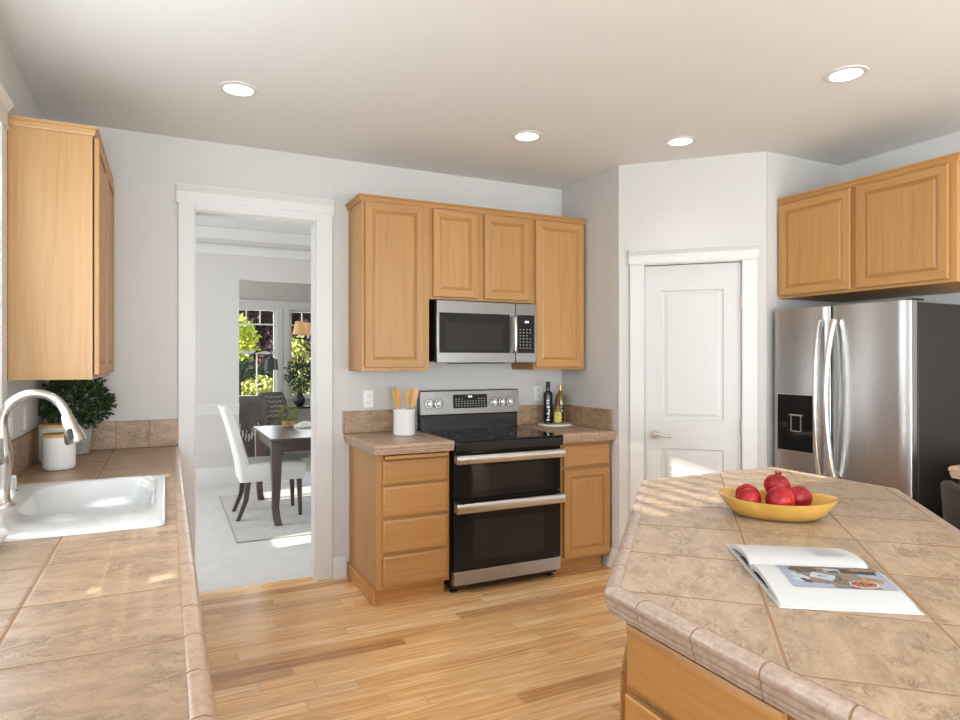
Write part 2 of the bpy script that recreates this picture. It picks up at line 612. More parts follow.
M['cooktop'] = simple('cooktop_glass', (0.008, 0.008, 0.009), 0.06)
M['fridge_side'] = paint('fridge_side_paint', (0.018, 0.013, 0.010), 0.5, 0.15, 400)
M['mark'] = simple('printed_marks', (0.45, 0.45, 0.45), 0.5)
M['mark_white'] = simple('white_print', (0.8, 0.8, 0.78), 0.5)
M['led'] = simple('display_digits', (0.1, 0.1, 0.1), 0.5, emc=(0.85, 0.95, 1.0), ems=1.6)
M['ceramic'] = simple('white_ceramic', (0.80, 0.79, 0.77), 0.18)
M['enamel'] = simple('white_enamel', (0.60, 0.60, 0.595), 0.12)
M['plastic_white'] = simple('white_plastic', (0.78, 0.77, 0.74), 0.35)
M['slot'] = simple('outlet_slot', (0.05, 0.05, 0.05), 0.6)
M['lid_wood'] = oak('bamboo_lid', (0.62, 0.38, 0.16), (0.55, 0.32, 0.12), (0.45, 0.25, 0.09))
M['spoon'] = oak('utensil_wood', (0.70, 0.40, 0.13), (0.62, 0.33, 0.095), (0.48, 0.23, 0.06), 0.5, 4, 60)
M['glass_dark'] = simple('dark_bottle_glass', (0.008, 0.010, 0.008), 0.08)
M['glass_olive'] = simple('olive_oil_glass', (0.17, 0.12, 0.012), 0.06, coat=0.6)
M['glass_amber'] = simple('amber_oil_glass', (0.22, 0.14, 0.01), 0.06, coat=0.6)
M['label_yellow'] = simple('yellow_label', (0.75, 0.62, 0.12), 0.5)
M['label_red'] = simple('dark_red_cap', (0.10, 0.02, 0.015), 0.4)
M['gold'] = simple('gold_cap', (0.55, 0.42, 0.16), 0.35, 0.6)
M['marble'] = simple('white_marble', (0.78, 0.75, 0.71), 0.3)
_t = NT('yellow_bowl_glaze')
_n = _t.noise(_t.obj, 14, 3)
M['bowl'] = _t.set(col=_t.ramp(_n, [(0.3, (0.48, 0.255, 0.045)), (0.7, (0.60, 0.34, 0.075))]), rough=0.35, coat=0.3)
_t = NT('pomegranate_skin')
_n = _t.noise(_t.vadd(_t.obj, _t.comb(_t.math('MULTIPLY', _t.rand, 9.0), 0.0, 0.0)), 11, 3)
M['pom'] = _t.set(col=_t.ramp(_n, [(0.30, (0.14, 0.002, 0.007)), (0.52, (0.30, 0.004, 0.009)), (0.66, (0.42, 0.012, 0.008)), (0.78, (0.55, 0.14, 0.015))]), rough=0.38, spec=0.35)
M['paper'] = simple('book_paper', (0.48, 0.475, 0.465), 0.55)
M['ink'] = simple('grey_print', (0.42, 0.415, 0.41), 0.6)
M['cover'] = simple('book_cover', (0.60, 0.59, 0.575), 0.4)
M['endpaper'] = simple('dark_endpaper', (0.10, 0.09, 0.09), 0.6)
M['leather'] = paint('brown_leather', (0.030, 0.020, 0.016), 0.6, 0.3, 300)
M['dark_wood'] = oak('espresso_wood', (0.075, 0.05, 0.042), (0.058, 0.038, 0.032), (0.035, 0.022, 0.018), 0.28)
M['linen'] = paint('white_upholstery', (0.78, 0.77, 0.75), 0.8, 0.25, 500)
M['throw'] = carpet('dark_throw_weave', (0.15, 0.135, 0.125), (0.07, 0.062, 0.058), 120, 0.6)
M['throw_pale'] = carpet('pale_tassel_yarn', (0.66, 0.63, 0.58), (0.5, 0.47, 0.43), 120, 0.5)
M['lamp_black'] = simple('black_metal', (0.02, 0.02, 0.02), 0.4)
M['lamp_pole'] = simple('lamp_pole_metal', (0.55, 0.50, 0.42), 0.3, 0.9)
M['terracotta'] = simple('tan_pot', (0.50, 0.32, 0.19), 0.7)
M['grey_pot'] = carpet('grey_textured_pot', (0.46, 0.44, 0.41), (0.27, 0.255, 0.24), 55, 0.8)
M['console'] = paint('grey_console_paint', (0.34, 0.34, 0.33), 0.5, 0.0)
M['blind'] = simple('white_blind', (0.80, 0.79, 0.77), 0.5)
M['brass'] = simple('hinge_metal', (0.60, 0.55, 0.46), 0.35, 0.9)


def leafy(name, a, b, rough=0.5, sub=0.0):
    t = NT(name)
    n = t.noise(t.obj, 9, 3)
    w = t.white(t.vmul(t.obj, (31, 31, 31)))
    f = t.math('ADD', t.math('MULTIPLY', n, 0.8), t.math('MULTIPLY', w, 0.2))
    return t.set(col=t.ramp(f, [(0.35, b), (0.65, a)]), rough=rough)


M['herb'] = leafy('dark_herb_leaves', (0.045, 0.085, 0.018), (0.014, 0.032, 0.008))
M['lime'] = leafy('lime_leaves', (0.78, 0.82, 0.12), (0.52, 0.62, 0.06))
M['maple'] = leafy('purple_maple_leaves', (0.15, 0.045, 0.07), (0.035, 0.012, 0.02))
M['shrub'] = leafy('yellow_green_shrub_leaves', (0.72, 0.66, 0.22), (0.26, 0.33, 0.07))
M['dark_shrub'] = leafy('dark_green_leaves', (0.055, 0.10, 0.035), (0.016, 0.034, 0.014))
M['moss'] = leafy('olive_leaves', (0.30, 0.30, 0.07), (0.12, 0.13, 0.03))
M['lawn'] = carpet('lawn', (0.16, 0.24, 0.06), (0.07, 0.12, 0.03), 40, 0.6)
M['bark'] = simple('bark', (0.07, 0.05, 0.04), 0.9)
M['soil'] = simple('soil', (0.04, 0.03, 0.02), 0.95)


def clear_glass(name, tint=(1, 1, 1), gloss=0.06):
    m = bpy.data.materials.new(name)
    m.use_nodes = True
    t = m.node_tree
    t.nodes.remove(t.nodes['Principled BSDF'])
    out = t.nodes['Material Output']
    tr = t.nodes.new('ShaderNodeBsdfTransparent'); tr.inputs[0].default_value = (*tint, 1)
    gl = t.nodes.new('ShaderNodeBsdfGlossy'); gl.inputs['Roughness'].default_value = 0.02
    fr = t.nodes.new('ShaderNodeFresnel'); fr.inputs[0].default_value = 1.35
    mx = t.nodes.new('ShaderNodeMixShader')
    t.links.new(fr.outputs[0], mx.inputs[0]); t.links.new(tr.outputs[0], mx.inputs[1]); t.links.new(gl.outputs[0], mx.inputs[2])
    t.links.new(mx.outputs[0], out.inputs[0])
    return m


M['pane'] = clear_glass('window_glass', (0.97, 0.98, 0.97))
M['dish_clear'] = simple('clear_dish_glass', (0.80, 0.82, 0.82), 0.08, alpha=0.45)


def lit(name, col, strength):
    t = NT(name)
    return t.set(col=(0.8, 0.8, 0.8), emc=col, ems=strength, rough=0.5)


M['lens'] = lit('downlight_lens', (1.0, 0.95, 0.86), 3.0)
_t = NT('tan_lampshade')
_w = _t.n('ShaderNodeTexWave', wave_type='BANDS', bands_direction='DIAGONAL')
_a = _t.n('ShaderNodeTexCoord')
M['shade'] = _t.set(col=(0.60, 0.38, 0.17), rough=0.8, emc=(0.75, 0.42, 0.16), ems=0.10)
M['bulb_tube'] = simple('candle_sleeve', (0.85, 0.80, 0.70), 0.5)

DOOR_RINGS = [(0.046, 0.0), (0.0468, 0.010), (0.0515, 0.0115), (0.068, 0.003)]
DRAWER_RINGS = [(0.0, 0.006)]

# ================================================================== the setting
YB, XL, XR, H = 4.21, -0.60, 4.11, 2.74
YS = -3.2

sbuild(MB().box(-0.7, 4.21, YS - 0.1, 4.302, -0.10, 0.0, grain='x'), 'floor', M['floor'], 'honey oak strip floor of the kitchen', 'floor')
sbuild(MB().box(-2.4, 4.2, 4.304, 10.2, -0.10, 0.0), 'floor_dining', M['carpet'], 'pale carpet beyond the cased doorway', 'floor')
sbuild(MB().box(-0.7, 4.21, YS - 0.1, YB - 0.0005, H, H + 0.1), 'ceiling', M['ceiling'], 'flat off-white kitchen ceiling', 'ceiling')
sbuild(MB().box(-2.4, 4.2, 4.312, 7.99, 2.92, 3.02), 'ceiling_dining', M['ceiling'], 'dining room ceiling beyond the doorway', 'ceiling')
sbuild(MB().box(-2.4, 4.2, 7.995, 10.2, 2.74, 2.84), 'ceiling_sitting', M['ceiling'], 'sitting room ceiling above the garden windows', 'ceiling')

DX0, DX1, DZ = 0.150, 0.866, 2.318
sbuild(MB().box(-0.7, DX0, YB, YB + 0.10, 0, H).box(DX1, 2.85, YB, YB + 0.10, 0, H).box(DX0, DX1, YB, YB + 0.10, DZ, H).box(-2.4, 4.2, YB + 0.002, YB + 0.10, H, 3.0).box(-2.4, -0.7, YB, YB + 0.10, 0, H).box(2.85, 4.2, YB, YB + 0.10, 0, H),
       'wall_back', M['wall'], 'pale grey kitchen wall behind the range with a cased doorway', 'wall')
sbuild(MB().box(2.75, 2.85, 3.51, YB, 0, H), 'wall_return', M['wall'], 'short pale grey wall at the end of the range counter', 'wall')
WY0, WY1, WZ0, WZ1 = 1.19, 3.105, 1.085, 2.36
NY0, NY1 = -2.6, -0.6
sbuild(MB().box(XL - 0.1, XL, YS - 0.1, NY0, 0, H).box(XL - 0.1, XL, NY0, NY1, 0, 0.9).box(XL - 0.1, XL, NY0, NY1, 2.3, H).box(XL - 0.1, XL, NY1, WY0, 0, H).box(XL - 0.1, XL, WY1, YB, 0, H).box(XL - 0.1, XL, WY0, WY1, 0, WZ0).box(XL - 0.1, XL, WY0, WY1, WZ1, H),
       'wall_left', M['wall'], 'pale grey wall behind the sink with the sink window', 'wall')
# pantry wall on the diagonal, local x to the right along the wall
PL = math.hypot(3.405 - 2.76, 3.51 - 2.865)
pw = struct('wall_pantry', 'slanted pale wall holding the white pantry door', 'wall', (2.755, 3.515, 0), -PI / 4)
P0, P1, PZ = 0.166, 0.772, 2.062
MB().prism([(0, 0), (P0, 0), (P0, 0.1), (0.04, 0.1)], 0, H).prism([(P1, 0), (PL + 0.005, 0), (PL - 0.04, 0.1), (P1, 0.1)], 0, H).box(P0, P1, 0, 0.1, PZ, H).build('wall_panel', M['wall'], pw)
sbuild(MB().box(3.41, 4.11, 2.868, 2.968, 0, H), 'wall_alcove', M['wall'], 'shaded grey wall beside the refrigerator', 'wall')
sbuild(MB().box(XR, XR + 0.1, YS - 0.1, 2.968, 0, H), 'wall_right', M['wall'], 'pale grey wall behind the refrigerator', 'wall')
# south side of the room, behind the camera: two unseen patio windows added to admit fill light
SW = [(-0.5, 1.4), (2.1, 3.9)]
mb = MB()
xs = [-0.7] + [x for w in SW for x in w] + [4.21]
for i in range(0, len(xs), 2):
    mb.box(xs[i], xs[i + 1], YS - 0.1, YS, 0, H)
for a, b in SW:
    mb.box(a, b, YS - 0.1, YS, 0, 0.3).box(a, b, YS - 0.1, YS, 2.3, H)
sbuild(mb, 'wall_south', M['wall'], 'wall with the patio windows facing the kitchen', 'wall')

# dining and sitting room shell
sbuild(MB().box(-2.4, 0.751, 7.89, 7.99, 0, 2.92).box(0.751, 2.6, 7.89, 7.99, 2.355, 2.92).box(2.6, 4.2, 7.89, 7.99, 0, 2.92),
       'wall_dining_back', M['wall'], 'far dining room wall with the opening to the sitting room', 'wall')
sbuild(MB().box(-2.3, -2.2, 4.312, 4.45, 0, 2.92).box(-2.3, -2.2, 4.80, 6.10, 0, 2.92).box(-2.3, -2.2, 6.70, 7.89, 0, 2.92).box(-2.3, -2.2, 4.45, 4.80, 0, 1.22).box(-2.3, -2.2, 6.10, 6.70, 0, 1.30).box(-2.3, -2.2, 4.45, 4.80, 2.4, 2.92).box(-2.3, -2.2, 6.10, 6.70, 2.4, 2.92),
       'wall_dining_left', M['wall'], 'dining room side wall with a sunny window', 'wall')
sbuild(MB().box(4.0, 4.1, 4.312, 5.2, 0, 2.92).box(4.0, 4.1, 7.2, 7.89, 0, 2.92).box(4.0, 4.1, 5.2, 7.2, 0, 0.6).box(4.0, 4.1, 5.2, 7.2, 2.4, 2.92),
       'wall_dining_right', M['wall'], 'dining room side wall facing the sunny window', 'wall')
G1 = (0.62, 1.485, 0.86, 2.20)
G2 = (1.665, 2.55, 0.86, 2.19)
sbuild(MB().box(-2.4, G1[0], 10.0, 10.1, 0, H).box(G1[1], G2[0], 10.0, 10.1, 0, H).box(G2[1], 4.2, 10.0, 10.1, 0, H)
       .box(G1[0], G1[1], 10.0, 10.1, 0, 0.86).box(G2[0], G2[1], 10.0, 10.1, 0, 0.86).box(G1[0], G1[1], 10.0, 10.1, 2.2, H).box(G2[0], G2[1], 10.0, 10.1, 2.19, H),
       'wall_sitting_back', M['wall'], 'sitting room wall with the two garden windows', 'wall')
sbuild(MB().box(-2.4, -2.3, 7.99, 8.3, 0, H).box(-2.4, -2.3, 9.7, 10.1, 0, H).box(-2.4, -2.3, 8.3, 9.7, 0, 0.75).box(-2.4, -2.3, 8.3, 9.7, 2.25, H), 'wall_sitting_left', M['wall'], 'sitting room side wall nearer the armchair', 'wall')
sbuild(MB().box(4.1, 4.2, 7.99, 10.1, 0, H), 'wall_sitting_right', M['wall'], 'sitting room side wall away from the armchair', 'wall')
sbuild(MB().box(-60, 60, -60, 80, -0.45, -0.35), 'ground', M['lawn'], 'garden lawn outside the windows', 'ground')

# ---- doorway casing in the back wall
CAP = lambda y, z: [(y, z), (y - 0.022, z), (y - 0.024, z + 0.012), (y - 0.024, z + 0.016), (y - 0.018, z + 0.02), (y - 0.018, z + 0.072), (y - 0.024, z + 0.078), (y - 0.032, z + 0.092), (y - 0.042, z + 0.100), (y - 0.042, z + 0.108), (y, z + 0.108)]
dw = struct('trim_1', 'white casing around the open doorway to the dining room', 'trim', (0, YB, 0))
m = MB()
m.box(0.062, DX0, -0.018, -0.0005, 0, 2.355).box(DX1, 0.972, -0.018, -0.0005, 0, 2.355).box(DX0, DX1, -0.018, -0.0005, DZ, 2.355)
m.build('casing', M['trim'], dw, bevel=0.003)
m = MB(); m.extrude_x(CAP(-0.0005, 2.352), 0.052, 0.982)
m.build('header', M['trim'], dw)
m = MB(); m.box(DX0 - 0.0, DX0 + 0.006, -0.0005, 0.12, 0, DZ).box(DX1 - 0.006, DX1, -0.0005, 0.12, 0, DZ).box(DX0, DX1, -0.0005, 0.12, DZ - 0.006, DZ)
m.build('jamb', M['trim'], dw)

# ---- pantry door
dr = struct('door_1', 'white two-panel pantry door in the slanted wall', 'door', (2.755, 3.515, 0), -PI / 4)
dw_, dh_ = P1 - P0 - 0.008, PZ - 0.012
x0 = P0 + 0.004
m = MB()
# slab built from stiles and rails with two sunk panels
ST, TR, LR0, LR1, BR = 0.105, 0.165, 0.84, 1.03, 0.24
t0, t1 = 0.018, 0.053
m.box(x0, x0 + ST, t0, t1, 0.008, dh_).box(x0 + dw_ - ST, x0 + dw_, t0, t1, 0.008, dh_)
m.box(x0 + ST, x0 + dw_ - ST, t0, t1, dh_ - TR, dh_).box(x0 + ST, x0 + dw_ - ST, t0, t1, LR0, LR1).box(x0 + ST, x0 + dw_ - ST, t0, t1, 0.008, BR)
m.build('slab', M['door'], dr)
for za, zb in ((BR, LR0), (LR1, dh_ - TR)):
    q = MB()
    xx0, xx1 = x0 + ST, x0 + dw_ - ST
    rg = [(0, 0.0), (0.006, 0.009), (0.020, 0.010), (0.040, 0.003)]
    vs = []
    for ins, d in rg:
        vs += [(xx0 + ins, t0 + d, za + ins), (xx1 - ins, t0 + d, za + ins), (xx1 - ins, t0 + d, zb - ins), (xx0 + ins, t0 + d, zb - ins)]
    fs = [(k * 4 + i, k * 4 + (i + 1) % 4, k * 4 + 4 + (i + 1) % 4, k * 4 + 4 + i) for k in range(3) for i in range(4)] + [(12, 13, 14, 15)]
    q.add(vs, fs)
    q.build('panel', M['door'], dr, angle=15)
hd = MB()
hx, hz = x0 + 0.062, 0.925
hd.tube([(hx, t0, hz), (hx, t0 - 0.010, hz)], 0.032, 28).tube([(hx, t0 - 0.010, hz), (hx, t0 - 0.048, hz)], [0.014, 0.012], 16)
hd.tube([(hx - 0.008, t0 - 0.048, hz), (hx + 0.03, t0 - 0.052, hz + 0.006), (hx + 0.07, t0 - 0.050, hz - 0.003), (hx + 0.098, t0 - 0.046, hz + 0.002), (hx + 0.115, t0 - 0.044, hz - 0.012)], [0.009, 0.010, 0.009, 0.008, 0.006], 12)
tag(hd.build('door_handle', M['steel_bright'], dr), 'polished lever handle')
for hz in (1.80, 1.0, 0.25):
    q = MB()
    q.tube([(P1 - 0.003, 0.004, hz - 0.045), (P1 - 0.003, 0.004, hz + 0.045)], 0.0075, 10)
    q.box(P1 - 0.012, P1 + 0.001, 0.0105, 0.0175, hz - 0.042, hz + 0.042)
    tag(q.build('hinge', M['brass'], dr), 'small metal hinge')
tr = struct('trim_2', 'white casing around the pantry door', 'trim', (2.755, 3.515, 0), -PI / 4)
MB().box(P0 - 0.092, P0, -0.018, -0.0005, 0, 2.062).box(P1, P1 + 0.092, -0.018, -0.0005, 0, 2.062).build('casing', M['trim'], tr, bevel=0.003)
MB().extrude_x([(y, 2.062 + (z - 2.062) * 0.85) for y, z in CAP(-0.0005, 2.062)], P0 - 0.10, P1 + 0.10).build('header', M['trim'], tr)
m = MB(); m.box(P0 - 0.001, P0 + 0.003, 0.0, 0.1, 0, PZ).box(P1 - 0.003, P1 + 0.001, 0.02, 0.1, 0, PZ).box(P0, P1, 0.0, 0.1, PZ - 0.006, PZ + 0.001).box(P0, P1, 0.056, 0.1, 0, PZ)
m.build('jamb', M['trim'], tr)

# ---- baseboards
BB = lambda d: [(0, 0), (-d, 0), (-d, 0.115), (-d * 0.5, 0.135), (0, 0.135)]
b = struct('baseboard_back', 'white baseboard between the doorway and the drawers', 'baseboard', (0, YB - 0.0005, 0))
MB().extrude_x(BB(0.014), 0.974, 1.06).build('board', M['trim'], b)
b = struct('baseboard_return', 'white baseboard at the foot of the wall beside the pantry', 'baseboard', (2.7495, 4.19, 0), -PI / 2)
MB().extrude_x(BB(0.014), 0.46, 0.68).build('board', M['trim'], b)
b = struct('baseboard_pantry', 'white baseboard under the slanted pantry wall', 'baseboard', (2.755, 3.515, 0), -PI / 4)
MB().extrude_x(BB(0.013), 0.0, P0 - 0.093).extrude_x(BB(0.013), P1 + 0.093, PL).build('board', M['trim'], b)
b = struct('baseboard_dining', 'tall white baseboard along the far dining wall', 'baseboard', (0, 7.8895, 0))
MB().extrude_x([(0, 0), (-0.016, 0), (-0.016, 0.18), (-0.006, 0.205), (0, 0.205)], -2.19, 0.751).build('board', M['trim'], b)
b = struct('trim_3', 'white chair rail along the far dining wall', 'trim', (0, 7.8895, 0))
MB().extrude_x([(0, 0.80), (-0.010, 0.80), (-0.014, 0.87), (-0.03, 0.90), (-0.03, 0.925), (0, 0.935)], -2.19, 0.751).build('rail', M['trim'], b)
b = struct('trim_4', 'white two-step crown moulding round the top of the dining wall', 'trim', (0, 7.8895, 0))
MB().extrude_x([(0, 2.80), (-0.02, 2.80), (-0.10, 2.90), (-0.10, 2.918), (0, 2.918)], -2.19, 3.99).extrude_x([(0, 2.63), (-0.02, 2.63), (-0.03, 2.66), (-0.03, 2.71), (-0.02, 2.735), (0, 2.735)], -2.19, 3.99).build('crown', M['trim'], b)


# ---- windows: local x along the wall, local -y into the room
def window(name, label, loc, rotz, w, z0, z1, depth, rails=(), bars=(), casing=0.095, sill=True, header=True):
    r = struct(name, label, 'window', loc, rotz)
    f = 0.04
    m = MB()
    y0, y1 = depth * 0.45, depth * 0.85
    m.box(0, f, y0, y1, z0, z1).box(w - f, w, y0, y1, z0, z1).box(f, w - f, y0, y1, z0, z0 + f).box(f, w - f, y0, y1, z1 - f, z1)
    for z in rails:
        m.box(f, w - f, y0, y1, z - 0.022, z + 0.022)
    for (xa, xb, za, zb) in bars:
        m.box(xa, xb, y0 + 0.008, y1 - 0.008, za, zb)
    m.build('window_frame', M['trim'], r, bevel=0.002)
    yp = (y0 + y1) / 2
    MB().box(f - 0.004, w - f + 0.004, yp - 0.002, yp + 0.002, z0 + f - 0.004, z1 - f + 0.004).build('pane', M['pane'], r)
    m = MB()
    m.box(0, 0.006, 0, depth, z0, z1).box(w - 0.006, w, 0, depth, z0, z1).box(0.006, w - 0.006, 0, depth, z1 - 0.006, z1).box(0.006, w - 0.006, 0, depth, z0, z0 + 0.006)
    m.build('reveal', M['trim'], r)
    if casing:
        m = MB()
        m.box(-casing, 0, -0.018, -0.0005, z0 - 0.004, z1).box(w, w + casing, -0.018, -0.0005, z0 - 0.004, z1)
        m.extrude_x(CAP(-0.0005, z1), -casing - 0.01, w + casing + 0.01)
        m.build('casing', M['trim'], r, bevel=0.002)
    if sill:
        MB().box(-casing - 0.02, w + casing + 0.02, -0.04, -0.0005, z0 - 0.03, z0 - 0.004).build('window_sill', M['trim'], r, bevel=0.004)
    return r


w1 = window('window_1', 'white framed window above the sink', (XL, WY0, 0), PI / 2, WY1 - WY0, WZ0, WZ1, 0.10, bars=[(1.40, 1.46, WZ0, WZ1)], casing=0.088, sill=False)
a, b_, c, d = G1
window('window_2', 'white sash garden window with three small panes above, behind the armchair', (a, 10.0, 0), 0, b_ - a, c, d, 0.10, rails=(1.535,),
       bars=[(0.04, b_ - a - 0.04, 1.945, 1.965)] + [(x - 0.009, x + 0.009, 1.955, d - 0.03) for x in (0.28, 0.44, 0.635)], casing=0.085)
a, b_, c, d = G2
window('window_3', 'white garden window behind the chandelier and console', (a, 10.0, 0), 0, b_ - a, c, d, 0.10,
       bars=[(0.04, b_ - a - 0.04, 1.945, 1.965)] + [(x - 0.009, x + 0.009, 1.955, d - 0.03) for x in (0.20, 0.36, 0.55)], casing=0.085)
for k, (a, b_) in enumerate(SW):
    window('window_%d' % (4 + k), ['tall patio window behind the viewer nearer the sink wall', 'tall patio window behind the viewer nearer the refrigerator wall'][k],
           (b_, YS, 0), PI, b_ - a, 0.3, 2.3, 0.10, bars=[((b_ - a) / 2 - 0.03, (b_ - a) / 2 + 0.03, 0.3, 2.3)], casing=0.085)
window('window_6', 'slim high dining window nearer the kitchen', (-2.2, 4.45, 0), PI / 2, 0.35, 1.22, 2.4, 0.10, casing=0.085)
window('window_8', 'slim high dining window nearer the far wall', (-2.2, 6.10, 0), PI / 2, 0.60, 1.30, 2.4, 0.10, casing=0.085)
window('window_9', 'wide window beside the viewer in the sink wall', (XL, NY0, 0), PI / 2, NY1 - NY0, 0.9, 2.3, 0.10, bars=[(0.97, 1.03, 0.9, 2.3)], casing=0.085)  # invented window, put in to carry the side fill
window('window_10', 'sitting room side window', (-2.3, 8.3, 0), PI / 2, 1.4, 0.75, 2.25, 0.10, bars=[(0.67, 0.73, 0.75, 2.25)], casing=0.085)  # put in to carry the sitting room fill
window('window_7', 'tall dining window on the shaded side', (4.0, 7.2, 0), -PI / 2, 2.0, 0.6, 2.4, 0.10, bars=[(0.97, 1.03, 0.6, 2.4)], rails=(1.5,), casing=0.085)  # put in for more light in the dining room

# ================================================================== cabinets
def door_part(parent, x, z, w, h, y, name='door', mat='oak', t=0.019):
    m = MB(); m.panel(x, z, w, h, t, DOOR_RINGS, y=y)
    return m.build(name, M[mat], parent, angle=12)


def drawer_part(parent, x, z, w, h, y, name='drawer', mat='oak', t=0.019):
    m = MB()
    m.panel(x, z, w, h, t, [(0.016, 0.0)], y=y, grain='x', flat_grain='x', edge=(0.011, 0.007))
    o = m.build(name, M[mat], parent, bevel=0.0)
    return o


CROWN = [(0.0, -0.037), (0.006, -0.037), (0.008, -0.027), (0.011, -0.024), (0.011, -0.014), (0.021, -0.008), (0.021, 0.0), (0.0, 0.0)]

# ---- uppers on the back wall (front of boxes at y = 3.89)
YU = 3.89


def wall_cab(label, x0, x1, z0, z1, doors, loc=None, rotz=0.0, depth=0.315, mat='oak', off=-0.004):
    """local origin at the middle of the front bottom edge of the cabinet; local -y is the front"""
    o = thing('wall_cabinet', label, 'cabinet', loc, rotz)
    m = MB(); m.box(x0, x1, 0.0, depth, z0, z1)
    m.build('cabinet_body', M[mat], o, bevel=0.0015)
    for (a, b, c, d) in doors:
        door_part(o, a, c, b - a, d - c, off)
    return o


wall_cab('tall oak wall cabinet with one door beside the cased doorway', 0, 0.445, 0, 1.055, [(0.018, 0.402, 0.022, 1.046)], (1.08, YU, 1.355))
wall_cab('short oak wall cabinet with two doors over the microwave', 0, 0.778, 0, 0.592, [(0.022, 0.338, 0.016, 0.583), (0.390, 0.734, 0.016, 0.583)], (1.526, YU, 1.818))
wall_cab('tall narrow oak wall cabinet between the microwave and the pantry wall', 0, 0.43, 0, 1.055, [(0.010, 0.408, 0.022, 1.046)], (2.305, YU, 1.355))
cr = thing('crown_moulding', 'oak crown moulding running over the cabinets above the range', 'moulding', (0, 0, 2.41))
m = MB()
m.sweep([(1.0785, 4.205), (1.0785, YU - 0.0015), (2.737, YU - 0.0015)], False, CROWN, 0.034)
m.build('moulding', M['oak'], cr)

# ---- upper at the end of the sink wall, doors face +x
o = wall_cab('pale oak wall cabinet hanging past the sink window above the potted herb', 0, 0.91, 0, 1.072, [(0.005, 0.452, 0.022, 1.063), (0.458, 0.905, 0.022, 1.063)], (-0.292, 3.292, 1.338), PI / 2, 0.307, 'oak_pale', -0.007)
m = MB(); m.box(-0.004, -0.0005, 0.285, 0.306, 0, 1.066).box(-0.003, -0.0005, 0.0, 0.012, 0.0, 1.066)
m.build('edge_strip', M['oak_pale'], o)
MB().box(0.006, 0.90, -0.0065, -0.0005, 0.02, 1.06).build('face_gap', M['shadow_gap'], o)  # dark sheet in the door gap, paints its shade
cr = thing('crown_moulding', 'oak crown moulding on the cabinet beside the sink window', 'moulding', (0, 0, 2.41))
m = MB()
m.sweep([(-0.597, 3.2905), (-0.290, 3.2905), (-0.290, 4.205)], False, CROWN, 0.034)
m.build('moulding', M['oak_pale'], cr)

# ---- upper over the refrigerator, doors face -x
wall_cab('wide oak wall cabinet with two doors over the refrigerator', 0, 1.02, 0, 0.60, [(0.004, 0.478, 0.016, 0.590), (0.512, 0.988, 0.016, 0.590)], (3.512, 2.855, 1.812), -PI / 2, 0.595)
cr = thing('crown_moulding', 'oak crown moulding on the cabinet over the refrigerator', 'moulding', (0, 0, 2.41))
m = MB(); m.sweep([(3.5105, 2.86), (3.5105, 1.8335), (4.105, 1.8335)], False, CROWN, 0.034)
m.build('moulding', M['oak'], cr)

# ---- base cabinets beside the range (front of boxes at y = 3.60)
YF = 3.60
o = thing('base_cabinet', 'oak base cabinet with a stack of four drawers beside the doorway', 'cabinet', (1.085, YF, 0))
m = MB(); m.box(0, 0.458, 0, 0.606, 0.092, 0.879)
m.build('cabinet_body', M['oak'], o, bevel=0.0015)
m = MB(); m.box(-0.0005, 0.452, 0.066, 0.606, 0, 0.091, grain='x').box(-0.014, -0.0008, 0.014, 0.606, 0, 0.095, grain='y')
m.build('toe_kick', M['oak_kick'], o)
for z, h in ((0.112, 0.176), (0.307, 0.188), (0.514, 0.176), (0.703, 0.138)):
    drawer_part(o, 0.034, z, 0.405, h, -0.004)
m = MB(); m.box(0.040, 0.436, -0.048, -0.001, 0.850, 0.872, grain='x')
tag(m.build('pull_out_board', M['oak'], o, bevel=0.005), 'pull-out cutting board above the drawers')

o = thing('base_cabinet', 'oak base cabinet with one drawer over a door beside the pantry wall', 'cabinet', (2.322, YF, 0))
m = MB(); m.box(0, 0.421, 0, 0.606, 0.092, 0.879)
m.build('cabinet_body', M['oak'], o, bevel=0.0015)
m = MB(); m.box(0.002, 0.400, 0.066, 0.606, 0, 0.091, grain='x')
m.build('toe_kick', M['oak_kick'], o)
door_part(o, 0.036, 0.115, 0.370, 0.58, -0.004)
drawer_part(o, 0.036, 0.716, 0.370, 0.138, -0.004)

# ---- base cabinets under the sink counter
o = thing('base_cabinet', 'long oak base cabinet under the sink counter', 'cabinet', (0.022, -1.0, 0), PI / 2)
m = MB(); m.box(0, 3.10, 0, 0.60, 0.092, 0.70).box(0, 3.10, 0, 0.02, 0.70, 0.857).box(0, 0.02, 0.02, 0.60, 0.70, 0.857).box(4.15, 5.19, 0, 0.60, 0.092, 0.857).box(3.10, 4.15, 0, 0.60, 0.092, 0.66).box(3.10, 4.15, 0, 0.02, 0.66, 0.857)
m.build('cabinet_body', M['oak'], o)
MB().box(0.0, 5.19, 0.07, 0.60, 0, 0.091, grain='x').build('toe_kick', M['oak_kick'], o)
for k in range(11):
    door_part(o, 0.03 + k * 0.468, 0.115, 0.44, 0.58, -0.004)
    drawer_part(o, 0.03 + k * 0.468, 0.716, 0.44, 0.128, -0.004)

# ---- island body
o = thing('kitchen_island', 'oak kitchen island carrying the tiled top', 'island', (0.935, 1.165, 0), -PI / 2)
# local: x runs toward the viewer along the aisle face, y into the island
body = [(0.935, 0.02), (0.935, 1.165), (1.835, 2.105), (2.36, 2.105), (2.36, 1.72), (1.08, 0.02)]


def isl(p):  # world to island local
    return (-(p[1] - 1.165), p[0] - 0.935)


